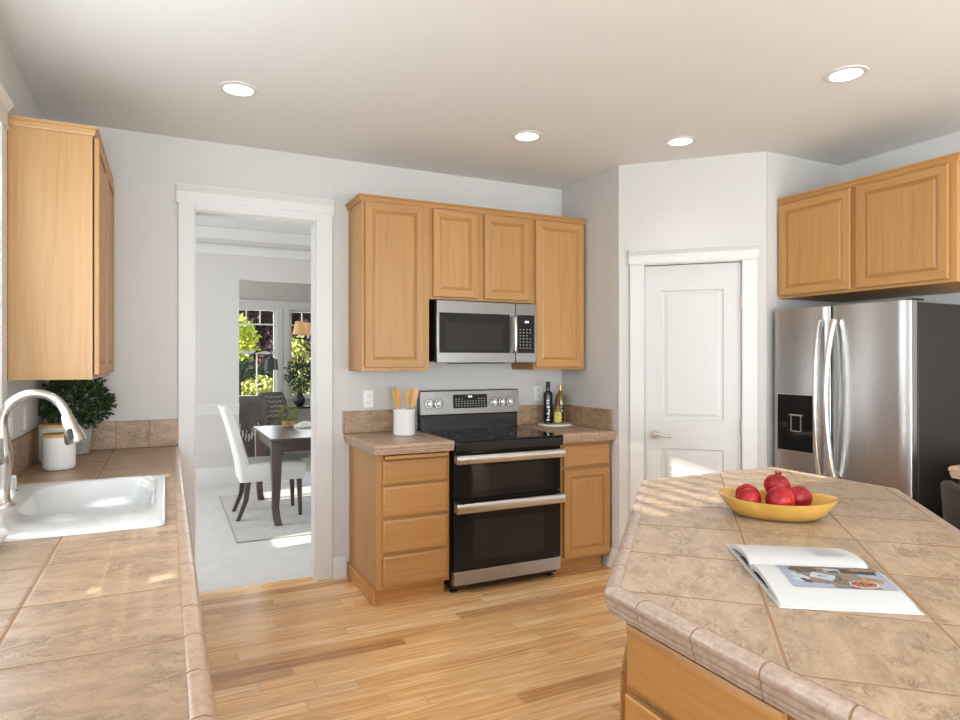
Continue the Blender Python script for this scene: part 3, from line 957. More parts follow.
m = MB(); m.prism([isl(p) for p in body], 0.0, 0.853)
m.build('cabinet_body', M['oak'], o, bevel=0.0015)
drawer_part(o, 0.02, 0.703, 0.402, 0.135, -0.004)
door_part(o, 0.02, 0.115, 0.402, 0.570, -0.004)
drawer_part(o, 0.50, 0.703, 0.50, 0.135, -0.004)
door_part(o, 0.50, 0.115, 0.50, 0.570, -0.004)
m = MB()
L = math.hypot(0.9, 0.94)
m.panel(0.03, 0.115, L - 0.06, 0.59, 0.017, DOOR_RINGS)
e = m.build('end_panel', M['oak'], o, angle=12)
# the panel's own local x runs along the slanted face, viewed from outside it goes from far to near
ang = math.atan2(-0.94, -0.9)
e.rotation_euler = (0, 0, ang + PI / 2)
e.location = (*isl((1.835 - 0.0007, 2.105 + 0.0007)), 0)

# ================================================================== countertops
VCAP = [(0.0, -0.001), (0.006, 0.0025), (0.018, 0.0035), (0.028, 0.000), (0.034, -0.006), (0.037, -0.014), (0.036, -0.022), (0.032, -0.026), (0.033, -0.036), (0.029, -0.042), (0.030, -0.048), (0.026, -0.052), (0.026, -0.058), (0.0, -0.058)]

# island top
T = 0.914
ITOP = [(0.885, -0.10), (0.885, 1.185), (1.812, 2.165), (2.605, 2.165), (2.605, 1.565), (0.94, -0.10)]


def inset(poly, d):
    out = []
    n = len(poly)
    P = [Vector(p) for p in poly]
    for i in range(n):
        e0 = (P[i] - P[i - 1]).normalized(); e1 = (P[(i + 1) % n] - P[i]).normalized()
        n0 = Vector((e0.y, -e0.x)); n1 = Vector((e1.y, -e1.x))
        mm = (n0 + n1).normalized(); mm = mm / max(0.3, mm.dot(n0))
        out.append(tuple(P[i] + mm * d))
    return out


ccw = ITOP[::-1]
inner = inset(ccw, -0.037)
o = thing('countertop', 'tan tiled island top laid diagonally with the fruit bowl and open book', 'countertop', (0, 0, 0.854))
MB().prism(inner, 0.0, T - 0.854).build('tile_surface', M['tile_island'], o, bevel=0)
m = MB(); m.sweep(inner, True, VCAP, T - 0.854, 0.151, 0.0045, core=1, first={4: 0.105})
tag(m.build('edge_tile', [M['edge'], M['grout']], o), 'rounded edge tiles')

# sink counter
TS = 0.918
SX0, SX1, SY0, SY1 = -0.535, -0.025, 2.21, 3.07   # cut-out
o = thing('countertop', 'long tan tiled counter around the white sink', 'countertop', (0, 0, 0.858))
m = MB()
h0 = TS - 0.858
m.box(XL + 0.001, 0.029, -1.0, SY0, 0, h0).box(XL + 0.001, 0.029, SY1, YB - 0.001, 0, h0).box(XL + 0.001, SX0, SY0, SY1, 0, h0).box(SX1, 0.029, SY0, SY1, 0, h0)
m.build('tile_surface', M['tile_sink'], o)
m = MB(); m.sweep([(0.029, -1.0), (0.029, YB - 0.001)], False, VCAP, h0, 0.154, 0.0045, core=1)
tag(m.build('edge_tile', [M['edge_tan'], M['grout']], o), 'rounded edge tiles')
m = MB(); m.box(XL + 0.001, XL + 0.012, -1.0, YB - 0.012, h0, 1.078 - 0.858).box(XL + 0.001, 0.064, YB - 0.012, YB - 0.001, h0, 1.076 - 0.858)
m.build('backsplash', M['tile_wall'], o, bevel=0.003)

# counters beside the range
TR_ = 0.940
hr = 0.060
o = thing('countertop', 'small tan tiled counter carrying the utensil crock', 'countertop', (0, 0, TR_ - hr))
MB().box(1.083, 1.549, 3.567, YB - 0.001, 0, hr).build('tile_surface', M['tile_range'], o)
m = MB(); m.sweep([(1.083, YB - 0.001), (1.083, 3.567), (1.549, 3.567)], False, VCAP, hr, 0.152, 0.0045, core=1)
tag(m.build('edge_tile', [M['edge_tan'], M['grout']], o), 'rounded edge tiles')
MB().box(1.04, 1.549, YB - 0.012, YB - 0.001, hr, 1.088 - TR_ + hr).build('backsplash', M['tile_wall_high'], o, bevel=0.003)
o = thing('countertop', 'small tan tiled counter carrying the oil bottles', 'countertop', (0, 0, TR_ - hr))
MB().box(2.321, 2.748, 3.567, YB - 0.001, 0, hr).build('tile_surface', M['tile_range'], o)
m = MB(); m.sweep([(2.321, 3.567), (2.748, 3.567)], False, VCAP, hr, 0.152, 0.0045, core=1)
tag(m.build('edge_tile', [M['edge_tan'], M['grout']], o), 'rounded edge tiles')
MB().box(2.321, 2.736, YB - 0.012, YB - 0.001, hr, 1.085 - TR_ + hr).box(2.737, 2.748, 3.575, YB - 0.001, hr, 1.085 - TR_ + hr).build('backsplash', M['tile_wall_high'], o, bevel=0.003)

# counter past the refrigerator
o = thing('base_cabinet', 'oak base cabinet beside the refrigerator under the counter end', 'cabinet', (3.43, 1.78, 0), -PI / 2)
MB().box(0, 1.6, 0, 0.675, 0.092, 0.853).build('cabinet_body', M['oak'], o, bevel=0.0015)
MB().box(0.0, 1.6, 0.07, 0.675, 0, 0.091, grain='x').build('toe_kick', M['oak_kick'], o)
for k in range(3):
    door_part(o, 0.03 + k * 0.52, 0.115, 0.48, 0.58, -0.004)
    drawer_part(o, 0.03 + k * 0.52, 0.716, 0.48, 0.125, -0.004)
o = thing('countertop', 'tan tiled counter end beside the dark refrigerator side', 'countertop', (0, 0, 0.854))
MB().box(3.425, XR - 0.001, 0.18, 1.775, 0, 0.06).build('tile_surface', M['tile_range'], o)
m = MB(); m.sweep([(XR - 0.001, 1.775), (3.425, 1.775), (3.425, 0.18)], False, VCAP, 0.06, 0.152, 0.0045, core=1)
tag(m.build('edge_tile', [M['edge_tan'], M['grout']], o), 'rounded edge tiles')

# ================================================================== range
o = thing('range', 'stainless double-oven electric range with a black glass cooktop', 'range', (1.556, 3.56, 0))
W = 0.762
m = MB(); m.box(0.004, W - 0.004, 0.045, 0.63, 0.03, 0.925)
m.build('range_body', M['black_matte'], o, bevel=0.002)
m = MB(); m.box(0.0, W, -0.025, 0.575, 0.926, 0.938)
m.build('cooktop', M['cooktop'], o, bevel=0.003)
m = MB(); m.box(0.0, W, -0.030, 0.044, 0.872, 0.925)
m.build('front_rail', M['black'], o, bevel=0.004)
ring_m = simple('burner_marking', (0.06, 0.06, 0.06), 0.3)
for cx, cy, r in ((0.20, 0.13, 0.112), (0.56, 0.13, 0.09), (0.20, 0.42, 0.08), (0.56, 0.42, 0.105)):
    m = MB()
    n = 40
    for k in range(n):
        a0, a1 = 2 * PI * k / n, 2 * PI * (k + 1) / n
        v = [(cx + (r - 0.0015) * math.cos(a0), cy + (r - 0.0015) * math.sin(a0), 0.9384), (cx + r * math.cos(a0), cy + r * math.sin(a0), 0.9384), (cx + r * math.cos(a1), cy + r * math.sin(a1), 0.9384), (cx + (r - 0.0015) * math.cos(a1), cy + (r - 0.0015) * math.sin(a1), 0.9384)]
        m.add(v, [(0, 1, 2, 3)])
    m.build('burner_ring', ring_m, o)
# backguard
m = MB(); m.extrude_x([(0.575, 0.926), (0.645, 0.926), (0.645, 1.21), (0.60, 1.21), (0.585, 1.05), (0.575, 1.04)], 0.004, W - 0.004)
m.build('backguard', M['black'], o, bevel=0.003)
m = MB()
ang = math.atan2(0.016, 0.16)
m.extrude_x([(0.560, 1.046), (0.592, 1.046), (0.612, 1.213), (0.582, 1.213), (0.574, 1.205)], -0.004, W + 0.004)
cp = m.build('control_panel', M['steel'], o, bevel=0.003)
pn = Vector((0, -0.159, 0.014)).normalized()     # panel face normal
pu = Vector((0, 0.014, 0.159)).normalized()


def on_panel(x, z, d=0.0):
    k = (z - 1.046) / 0.159
    return Vector((x, 0.560 + 0.014 * k, z)) + pn * d


m = MB(); m.obox(on_panel(0.374, 1.134, 0.001), (1, 0, 0), pn, pu, 0.132, 0.0015, 0.048)
dp = m.build('display', M['black_glass'], o)
m = MB()
for r in range(4):
    for k in range(11):
        if 3 <= k <= 7 and r > 2:
            continue
        m.obox(on_panel(0.264 + k * 0.022, 1.102 + r * 0.016, 0.0028), (1, 0, 0), pn, pu, 0.005, 0.0002, 0.0022)
m.build('keypad_marks', M['mark'], dp)
m = MB()
for k in range(3):
    m.obox(on_panel(0.362 + k * 0.011, 1.166, 0.0028), (1, 0, 0), pn, pu, 0.0035, 0.0002, 0.006)
m.build('clock_digits', M['led'], dp)
for x in (0.064, 0.132, 0.562, 0.628, 0.694):
    c = on_panel(x, 1.122)
    m = MB(); m.tube([c, c + pn * 0.005, c + pn * 0.0051, c + pn * 0.024, c + pn * 0.027], [0.031, 0.030, 0.024, 0.021, 0.017], 28)
    m.obox(c + pn * 0.027, (1, 0, 0), pn, pu, 0.0045, 0.006, 0.018)
    kb = m.build('knob', M['steel_bright'], o)
    m = MB(); m.tube([c + pn * 0.0003, c + pn * 0.0012], [0.036, 0.036], 28)
    m.build('knob_ring', M['black_matte'], kb)
# oven doors
def oven_door(z0, z1, wz0, wz1, hz0, hz1, label):
    m = MB(); m.box(0.002, W - 0.002, 0.0, 0.044, z0, z1)
    d = m.build('oven_door', M['black_glass'], o, bevel=0.003)
    tag(d, label)
    MB().box(0.13, W - 0.13, -0.0012, 0.0, wz0, wz1).build('oven_window', M['oven_glass'], d)
    m = MB(); m.extrude_x([(-0.052, hz0 + 0.004), (-0.056, hz0 + 0.012), (-0.056, hz1 - 0.012), (-0.048, hz1), (-0.040, hz1), (-0.040, hz0)], 0.0, W)
    for x in (0.018, W - 0.018):
        m.box(x - 0.016, x + 0.016, -0.041, 0.0, hz0 + 0.006, hz1 - 0.004)
    tag(m.build('oven_handle', M['steel_bright'], d, bevel=0.002), 'wide steel handle')
    return d
oven_door(0.580, 0.868, 0.625, 0.775, 0.795, 0.850, 'upper oven door with black glass')
oven_door(0.146, 0.574, 0.20, 0.445, 0.500, 0.560, 'lower oven door with black glass')
m = MB(); m.box(0.002, W - 0.002, 0.0, 0.044, 0.058, 0.140)
kp = tag(m.build('kick_panel', M['steel_kick'], o, bevel=0.003), 'stainless panel at the bottom')
m = MB()
m.tube([(0.365, -0.0001, 0.10), (0.365, -0.0022, 0.10)], 0.0165, 32)
bd = m.build('badge', M['steel_bright'], kp)
m = MB()
n = 32
for R0, R1 in ((0.0128, 0.0142),):
    for k in range(n):
        a0, a1 = 2 * PI * k / n, 2 * PI * (k + 1) / n
        m.add([(0.365 + R * math.cos(a), -0.0025, 0.10 + R * math.sin(a)) for R, a in ((R0, a0), (R1, a0), (R1, a1), (R0, a1))], [(0, 1, 2, 3)])
def stroke(m, pts, w, y):
    for (ax, az), (bx, bz) in zip(pts, pts[1:]):
        d = Vector((bx - ax, bz - az)); L = max(1e-5, d.length); nx, nz = -d.y / L * w, d.x / L * w
        m.add([(ax + nx, y, az + nz), (ax - nx, y, az - nz), (bx - nx, y, bz - nz), (bx + nx, y, bz + nz)], [(0, 1, 2, 3)])
G = [(0.3627, 0.1045), (0.3605, 0.106), (0.3575, 0.104), (0.3565, 0.100), (0.358, 0.096), (0.3605, 0.095), (0.3627, 0.0965), (0.3632, 0.0995), (0.361, 0.0995)]
stroke(m, G, 0.0008, -0.0025)
stroke(m, [(0.3725, 0.105), (0.369, 0.1055), (0.3675, 0.103), (0.370, 0.1005), (0.3672, 0.098), (0.3685, 0.095), (0.3730, 0.0955)], 0.0008, -0.0025)
m.build('monogram', M['black_matte'], bd)
for x in (0.03, W - 0.03):
    for y in (0.08, 0.58):
        m = MB(); m.lathe([(0.022, 0.0), (0.022, 0.008), (0.012, 0.010), (0.012, 0.03)], (x, y, 0.0005), 16)
        m.build('foot', M['black_matte'], o)

# ================================================================== microwave
o = thing('microwave', 'stainless over-the-range microwave under the short oak cabinet', 'microwave', (1.557, 3.838, 1.405))
W, Hm = 0.744, 0.408
m = MB(); m.box(0.004, W - 0.004, 0.030, 0.365, 0.008, Hm - 0.002)
m.build('microwave_body', M['black'], o, bevel=0.002)
WD = 0.578
m = MB(); m.box(0.0, WD, 0.0, 0.029, 0.0, Hm - 0.003)
d = m.build('microwave_door', M['steel'], o, bevel=0.004)
m = MB(); m.box(0.018, WD - 0.045, -0.002, 0.0, 0.066, Hm - 0.082)
gl = m.build('door_glass', M['black_glass'], d)
MB().box(0.065, WD - 0.10, -0.0028, -0.002, 0.085, Hm - 0.145).build('window_mesh', M['oven_glass'], gl)
m = MB(); hx = WD - 0.022
m.tube([(hx, -0.008, 0.075), (hx, -0.034, 0.085), (hx, -0.040, 0.13), (hx, -0.042, 0.19), (hx, -0.040, 0.25), (hx, -0.034, 0.30), (hx, -0.008, 0.312)], [0.010, 0.012, 0.013, 0.013, 0.013, 0.012, 0.010], 12)
tag(m.build('microwave_handle', M['steel_bright'], d), 'curved steel handle')
m = MB(); m.box(WD + 0.003, W, 0.0, 0.029, 0.0, Hm - 0.003)
c = m.build('control_panel', M['steel'], o, bevel=0.004)
m = MB(); m.box(WD + 0.014, W - 0.018, -0.002, 0.0, 0.066, Hm - 0.082)
kp = m.build('keypad', M['black_glass'], c)
m = MB()
for r in range(7):
    for k in range(4):
        if r in (4,) and k == 3: continue
        m.box(WD + 0.030 + k * 0.026, WD + 0.040 + k * 0.026, -0.0026, -0.002, 0.098 + r * 0.021, 0.103 + r * 0.021)
m.build('keypad_marks', M['mark'], kp)
m = MB()
for k in range(3):
    m.box(WD + 0.072 + k * 0.011, WD + 0.079 + k * 0.011, -0.0026, -0.002, 0.272, 0.286)
m.build('clock_digits', M['led'], kp)
MB().box(0.20, 0.52, 0.05, 0.30, -0.006, 0.008).build('vent_grille', M['black_matte'], o)

# ================================================================== refrigerator (front faces -x)
o = thing('refrigerator', 'stainless side-by-side refrigerator with dark sides and a black ice dispenser', 'refrigerator', (3.40, 2.825, 0), -PI / 2)
W = 0.828
m = MB(); m.box(0.0, W, 0.078, 0.70, 0.025, 1.722)
m.build('refrigerator_body', M['fridge_side'], o, bevel=0.004)
MB().box(0.02, W - 0.02, 0.085, 0.60, 0.0005, 0.024).build('base_grille', M['black_matte'], o)


def fridge_door(x0, x1, label):
    w = x1 - x0
    n = 14
    lo = []
    pts = []
    for k in range(n + 1):
        s = k / n
        x = x0 + w * s
        e = min(s, 1 - s) * w
        y = 0.006 - 0.010 * math.sin(PI * s) + (0.016 * (1 - min(1, e / 0.02)) ** 2)
        pts.append((x, y))
    pts += [(x1, 0.068), (x0, 0.068)]
    m = MB(); m.prism(pts, 0.095, 1.733)
    d = m.build('refrigerator_door', M['steel_v'], o, bevel=0.002, angle=30)
    tag(d, label)
    return d


XD = 0.385
df = fridge_door(0.0, XD - 0.003, 'narrower freezer door with the dispenser')
dr_ = fridge_door(XD + 0.006, W, 'wider fresh food door')


def bow_handle(x, par, lean):
    m = MB()
    pts = []
    for k in range(15):
        s = k / 14
        z = 0.765 + 0.885 * s
        y = -0.018 - 0.060 * math.sin(PI * s) ** 0.7
        pts.append((x + lean * math.sin(PI * s), y, z))
    m.tube(pts, [0.021 - 0.004 * math.sin(PI * k / 14) for k in range(15)], 16, flat=0.7, up=(1, 0, 0))
    for z in (0.785, 1.63):
        m.tube([(x, -0.03, z), (x, 0.002, z)], 0.012, 12)
    return tag(m.build('refrigerator_handle', M['steel_bright'], par), 'long bowed steel handle')


bow_handle(XD - 0.040, df, 0.012)
bow_handle(XD + 0.046, dr_, -0.008)
m = MB()
fx0, fx1, fz0, fz1 = 0.048, 0.290, 0.878, 1.215
dm = MB()
dm.box(fx0, fx1, -0.0068, 0.004, fz0, fz1)
dd = dm.build('dispenser', M['black_glass'], df, bevel=0.002)
m = MB()
for q in ((fx0 - 0.006, fx0, fz0 - 0.006, fz1 + 0.006), (fx1, fx1 + 0.006, fz0 - 0.006, fz1 + 0.006), (fx0, fx1, fz0 - 0.006, fz0), (fx0, fx1, fz1, fz1 + 0.006)):
    m.box(q[0], q[1], -0.008, 0.003, q[2], q[3])
m.build('dispenser_frame', M['steel_bright'], dd)
m = MB(); m.box(fx0 + 0.004, fx1 - 0.004, -0.0085, -0.0068, fz0 + 0.006, 1.095)
m.build('dispenser_recess', M['black_glass'], dd)
m = MB()
m.box(fx0 + 0.095, fx0 + 0.100, -0.012, -0.008, 1.000, 1.09).box(fx0 + 0.160, fx0 + 0.165, -0.012, -0.008, 1.000, 1.09).box(fx0 + 0.095, fx0 + 0.165, -0.012, -0.008, 0.995, 1.000).box(fx0 + 0.085, fx0 + 0.175, -0.014, -0.008, 1.09, 1.098)
m.build('dispenser_paddle', M['steel_bright'], dd)
for x in (W - 0.03,):
    MB().box(x - 0.025, x + 0.025, 0.05, 0.14, 1.734, 1.742).build('hinge_cover', M['black_matte'], o, bevel=0.004)

# ================================================================== sink and tap
o = thing('kitchen_sink', 'white enamel drop-in sink set in the tiled counter', 'sink', (0, 0, TS))
N = 8
bas = dict(n=N)
ox0, ox1, oy0, oy1 = -0.560, -0.003, 2.185, 3.098
ix0, ix1, iy0, iy1 = -0.435, -0.048, 2.455, 3.055
rr = [0.075, 0.075, 0.16, 0.15]
L = [rrect(ox0, ox1, oy0, oy1, 0.030, 0.0008, N), rrect(ox0, ox1, oy0, oy1, 0.030, 0.006, N), rrect(ox0 + 0.006, ox1 - 0.006, oy0 + 0.006, oy1 - 0.006, 0.028, 0.0135, N),
     rrect(ox0 + 0.016, ox1 - 0.016, oy0 + 0.016, oy1 - 0.016, 0.025, 0.0155, N),
     rrect(ix0 - 0.016, ix1 + 0.016, iy0 - 0.018, iy1 + 0.016, [r + 0.012 for r in rr], 0.0125, N), rrect(ix0 - 0.006, ix1 + 0.006, iy0 - 0.008, iy1 + 0.006, rr, 0.009, N),
     rrect(ix0, ix1, iy0, iy1, rr, -0.002, N), rrect(ix0 + 0.010, ix1 - 0.010, iy0 + 0.012, iy1 - 0.010, rr, -0.10, N),
     rrect(ix0 + 0.028, ix1 - 0.028, iy0 + 0.03, iy1 - 0.028, [r * 0.8 for r in rr], -0.175, N), rrect(ix0 + 0.07, ix1 - 0.07, iy0 + 0.08, iy1 - 0.07, [r * 0.6 for r in rr], -0.19, N)]
m = MB(); m.loft(L, cap0=False, cap1=True)
m.build('basin', M['enamel'], o, angle=50, recalc=True)
MB().lathe([(0.045, -0.1895), (0.045, -0.187), (0.038, -0.186)], (-0.24, 2.76, 0), 24).build('drain', M['chrome'], o)

o = thing('faucet', 'brushed nickel gooseneck pull-down tap on the sink ledge', 'faucet', (-0.500, 2.66, TS + 0.0135))
m = MB(); m.lathe([(0.042, 0), (0.042, 0.006), (0.034, 0.012), (0.026, 0.020), (0.024, 0.06), (0.029, 0.12), (0.034, 0.155), (0.032, 0.19), (0.022, 0.235), (0.017, 0.27)], (0, 0, 0), 28)
m.build('tap_body', M['nickel'], o, angle=60)
m = MB()
pts = [(0, 0, 0.255)]
R = 0.095
for k in range(19):
    a = PI - PI * 0.93 * k / 18
    pts.append((R + R * math.cos(a) * 1.0, 0, 0.275 + R * 1.08 * math.sin(a)))
m.tube(pts, [0.0150] * len(pts), 16)
m.build('spout', M['nickel'], o, angle=60)
p0 = Vector(pts[-1]); d0 = (Vector(pts[-1]) - Vector(pts[-2])).normalized()
m = MB(); m.tube([p0 - d0 * 0.004, p0 + d0 * 0.006, p0 + d0 * 0.045, p0 + d0 * 0.090, p0 + d0 * 0.098], [0.0165, 0.019, 0.025, 0.034, 0.031], 20)
w = m.build('spray_head', M['nickel'], o, angle=45)
q = p0 + d0 * 0.065 + Vector((-0.004, -0.0262, 0.0))
m = MB(); m.tube([q + d0 * -0.02, q + d0 * -0.016, q + d0 * 0.016, q + d0 * 0.02], [0.004, 0.008, 0.009, 0.005], 12)
m.build('spray_button', M['black_matte'], w)
m = MB(); m.tube([(0.0, -0.02, 0.15), (0.004, -0.045, 0.165), (0.012, -0.085, 0.20), (0.016, -0.10, 0.235)], [0.014, 0.013, 0.010, 0.008], 14)
m.build('tap_lever', M['nickel'], o)

o = thing('soap_dispenser', 'small round chrome cap on the ledge beside the tap', 'soap dispenser', (-0.523, 2.93, TS + 0.0135))
MB().lathe([(0.024, 0), (0.024, 0.004), (0.019, 0.006), (0.019, 0.040), (0.020, 0.042), (0.020, 0.058), (0.014, 0.064)], (0, 0, 0), 24).build('cap', M['chrome'], o)

o = thing('glass_dish', 'clear glass dish at the corner of the sink', 'dish', (-0.455, 2.12, TS + 0.0008))
MB().lathe([(0.03, 0), (0.045, 0.002), (0.062, 0.018), (0.074, 0.042), (0.071, 0.043), (0.058, 0.021), (0.042, 0.006), (0.0, 0.004)], (0, 0, 0), 36, cap1=False).build('dish_bowl', M['dish_clear'], o, angle=60)


# blinds in the two lights of the sink window: the nearer one tilted open at the top, the far one added shut to block sun
def blind(label, xa, xb, z_open, gaps):
    bl = thing('window_blind', label, 'blind', (XL, WY0, 0), PI / 2)
    MB().box(xa, xb, 0.010, 0.040, WZ1 - 0.055, WZ1 - 0.010).build('head_rail', M['blind'], bl)
    m = MB()
    zz = WZ0 + 0.030
    k = 0
    while zz < WZ1 - 0.065:
        low = zz < z_open
        tilt = 1.15 if low else -0.42
        ca, sa = math.cos(tilt), math.sin(tilt)
        hw = 0.0125 if low else 0.0135
        cuts = gaps(k) if low else []
        e = [xa] + [c for g in cuts for c in g] + [xb]
        for a, b in zip(e[::2], e[1::2]):
            m.obox(((a + b) / 2, 0.025, zz), (1, 0, 0), (0, ca, sa), (0, -sa, ca), (b - a) / 2, hw, 0.0006)
        zz += 0.0205 if low else 0.046
        k += 1
    m.build('slats', M['blind'], bl)
    MB().box(xa, xb, 0.016, 0.034, WZ0 + 0.001, WZ0 + 0.020).build('bottom_rail', M['blind'], bl)
    return bl


blind('white slatted blind tilted open at its top in the wide light of the sink window', 0.012, 1.415, 1.76, lambda k: [(0.345, 0.385)] if k in (0, 3) else [])
blind('white slatted blind drawn shut in the narrow light of the sink window beside the cabinet', 1.445, WY1 - WY0 - 0.012, 9.0, lambda k: [(1.80, 1.87)] if k < 4 else [])

# ================================================================== things on the sink counter
def canister(label, loc, r, h):
    o = thing('canister', label, 'canister', loc)
    MB().lathe([(r * 0.86, 0.0), (r * 0.94, 0.004), (r, 0.016), (r, h), (r * 0.97, h), (r * 0.95, h - 0.004)], (0, 0, 0), 40).build('jar', M['ceramic'], o, angle=50)
    MB().lathe([(r * 0.93, h - 0.004), (r * 0.99, h + 0.001), (r * 0.99, h + 0.012), (r * 0.96, h + 0.015)], (0, 0, 0), 40).build('lid', M['lid_wood'], o)
    return o


canister('white canister with a wooden lid, the nearer one beside the tap', (-0.448, 3.545, TS + 0.0008), 0.067, 0.150)
canister('taller white canister with a wooden lid, behind the nearer one', (-0.500, 3.80, TS + 0.0008), 0.067, 0.172)

o = thing('potted_herb', 'bushy dark green herb in a grey textured pot in the counter corner', 'plant', (-0.432, 4.07, TS + 0.0008))
MB().lathe([(0.052, 0), (0.058, 0.004), (0.072, 0.15), (0.076, 0.165), (0.070, 0.165), (0.066, 0.15)], (0, 0, 0), 32).build('pot', M['grey_pot'], o)
MB().lathe([(0.067, 0.145), (0.03, 0.152)], (0, 0, 0), 20).build('soil', M['soil'], o)


def leaf(m, c, d, n, L, w, mat=0):
    d = Vector(d).normalized(); n = Vector(n); s = d.cross(n)
    if s.length < 1e-4:
        s = d.cross(Vector((1, 0, 0)))
    s.normalize(); up = s.cross(d)
    c = Vector(c)
    m.add([c, c + d * L * 0.45 + s * w + up * L * 0.08, c + d * L, c + d * L * 0.45 - s * w + up * L * 0.08], [(0, 1, 2), (0, 2, 3)], mat)


def rdir(r):
    while True:
        v = Vector((r.uniform(-1, 1), r.uniform(-1, 1), r.uniform(-1, 1)))
        if 0.05 < v.length < 1:
            return v.normalized()


r = random.Random(3)
m = MB()
for k in range(1500):
    d = rdir(r)
    rad = r.uniform(0.45, 1.0) ** 0.5
    lump = 1 + 0.22 * mnoise.noise(d * 2.6)
    p = Vector((0.0 + d.x * 0.165 * rad * lump, -0.02 + d.y * 0.13 * rad * lump, 0.285 + d.z * 0.125 * rad * lump - 0.25 * max(0, -d.z) * 0.1))
    if p.y > 0.115 or p.x < -0.150:
        continue
    p.z = min(p.z, 0.395)
    dd = (d + rdir(r) * 0.7).normalized()
    L = r.uniform(0.020, 0.036)
    if p.y + dd.y * L > 0.128: dd.y = -abs(dd.y)
    if p.z + dd.z * L > 0.412: dd.z = -abs(dd.z)
    leaf(m, p, dd, rdir(r), L, r.uniform(0.007, 0.013))
m.build('foliage', M['herb'], o, recalc=False, smooth=False)
m = MB()
for k in range(10):
    a = 2 * PI * k / 10
    m.tube([(0.02 * math.cos(a), 0.02 * math.sin(a), 0.148), (0.04 * math.cos(a), 0.04 * math.sin(a), 0.22), (0.07 * math.cos(a), 0.06 * math.sin(a), 0.29)], 0.0025, 6)
m.build('stem', M['dark_shrub'], o)


# ================================================================== outlets and switches
def outlet(label, loc, rotz, kind='outlet'):
    o = thing('wall_outlet' if kind == 'outlet' else 'light_switch', label, kind if kind == 'outlet' else 'switch', loc, rotz)
    m = MB(); m.box(-0.036, 0.036, -0.006, -0.0006, -0.058, 0.058)
    p = m.build('cover_plate', M['plastic_white'], o, bevel=0.002)
    if kind == 'outlet':
        for z in (0.024, -0.024):
            q = MB().extrude_y([(0.017 * math.cos(a) , z + max(-0.013, min(0.013, 0.019 * math.sin(a)))) for a in [2 * PI * k / 24 for k in range(24)]], -0.0078, -0.006).build('socket', M['plastic_white'], o)
            m = MB(); m.box(-0.008, -0.0055, -0.0082, -0.0078, z - 0.004, z + 0.006).box(0.0055, 0.008, -0.0082, -0.0078, z - 0.003, z + 0.005).box(-0.002, 0.002, -0.0082, -0.0078, z - 0.010, z - 0.0065)
            m.build('slot', M['slot'], q)
    else:
        MB().box(-0.016, 0.016, -0.010, -0.006, -0.033, 0.033).build('rocker', M['plastic_white'], o, bevel=0.002)
    return o


outlet('white wall outlet above the backsplash between the doorway and the crock', (1.215, YB, 1.163), 0)
outlet('white wall outlet behind the dark oil bottle', (2.535, YB, 1.172), 0)
outlet('white wall outlet beside the canisters on the sink wall', (XL, 3.66, 1.155), PI / 2)
outlet('white wall switch between the tap and the outlet on the sink wall', (XL, 3.34, 1.15), PI / 2, 'switch')

# ================================================================== range counter things
o = thing('utensil_crock', 'white crock of wooden utensils beside the range', 'crock', (1.378, 3.95, TR_ + 0.0008))
MB().lathe([(0.063, 0), (0.069, 0.004), (0.071, 0.012), (0.070, 0.150), (0.073, 0.156), (0.073, 0.168), (0.067, 0.168), (0.064, 0.155), (0.062, 0.010), (0.0, 0.010)], (0, 0, 0), 40, cap1=False).build('crock_body', M['ceramic'], o, angle=45)


def utensil(label, base, tip, face, hw, hl, spoon=False):
    base = Vector(base); tip = Vector(tip)
    o = thing('wooden_spoon' if spoon else 'wooden_spatula', label, 'utensil', tuple(base), 0, 'wooden utensils in the crock')
    d = (tip - base); L = d.length; d.normalize()
    f = Vector(face); f = (f - d * f.dot(d)).normalized(); s = d.cross(f)
    m = MB(); m.tube([(0, 0, 0), d * (L - hl)], [0.0055, 0.0065], 10)
    m.build('handle', M['spoon'], o)
    m = MB()
    prof = [(0.0, 0.25), (0.12, 0.55), (0.3, 0.85), (0.7, 1.0), (0.9, 0.98), (1.0, 0.85)] if not spoon else [(0.0, 0.2), (0.15, 0.6), (0.35, 0.92), (0.55, 1.0), (0.75, 0.92), (0.9, 0.65), (1.0, 0.25)]
    loops = []
    for t, w in prof:
        c = d * (L - hl + hl * t)
        bow = -f * (0.008 * math.sin(PI * t)) if spoon else f * 0
        loops.append([tuple(c + bow + s * hw * w * ca + f * 0.0028 * sa) for ca, sa in ((-1, 0), (-0.7, -1), (0.7, -1), (1, 0), (0.7, 1), (-0.7, 1))])
    m.loft(loops)
    m.build('blade', M['spoon'], o)
    return o


cz = TR_ + 0.012
utensil('thin wooden spatula leaning farthest toward the doorway in the crock', (1.360, 3.940, cz), (1.302, 3.938, 1.238), (0.6, -0.8, 0), 0.018, 0.125)
utensil('broad wooden spatula leaning toward the doorway in the crock', (1.368, 3.978, cz), (1.338, 3.994, 1.240), (0.2, -1, 0), 0.031, 0.125)
utensil('wooden spoon leaning toward the range in the crock', (1.392, 3.975, cz), (1.428, 3.984, 1.238), (-0.35, -1, 0), 0.026, 0.115, True)
utensil('wooden spatula leaning farthest toward the range in the crock', (1.396, 3.932, cz), (1.452, 3.930, 1.236), (-0.5, -1, 0), 0.020, 0.125)

o = thing('round_tray', 'round white marble tray under the oil bottles', 'tray', (2.592, 4.062, TR_ + 0.0008))
MB().lathe([(0.122, 0), (0.128, 0.003), (0.128, 0.011), (0.125, 0.014)], (0, 0, 0), 48).build('slab', M['marble'], o)
ZT = TR_ + 0.0156


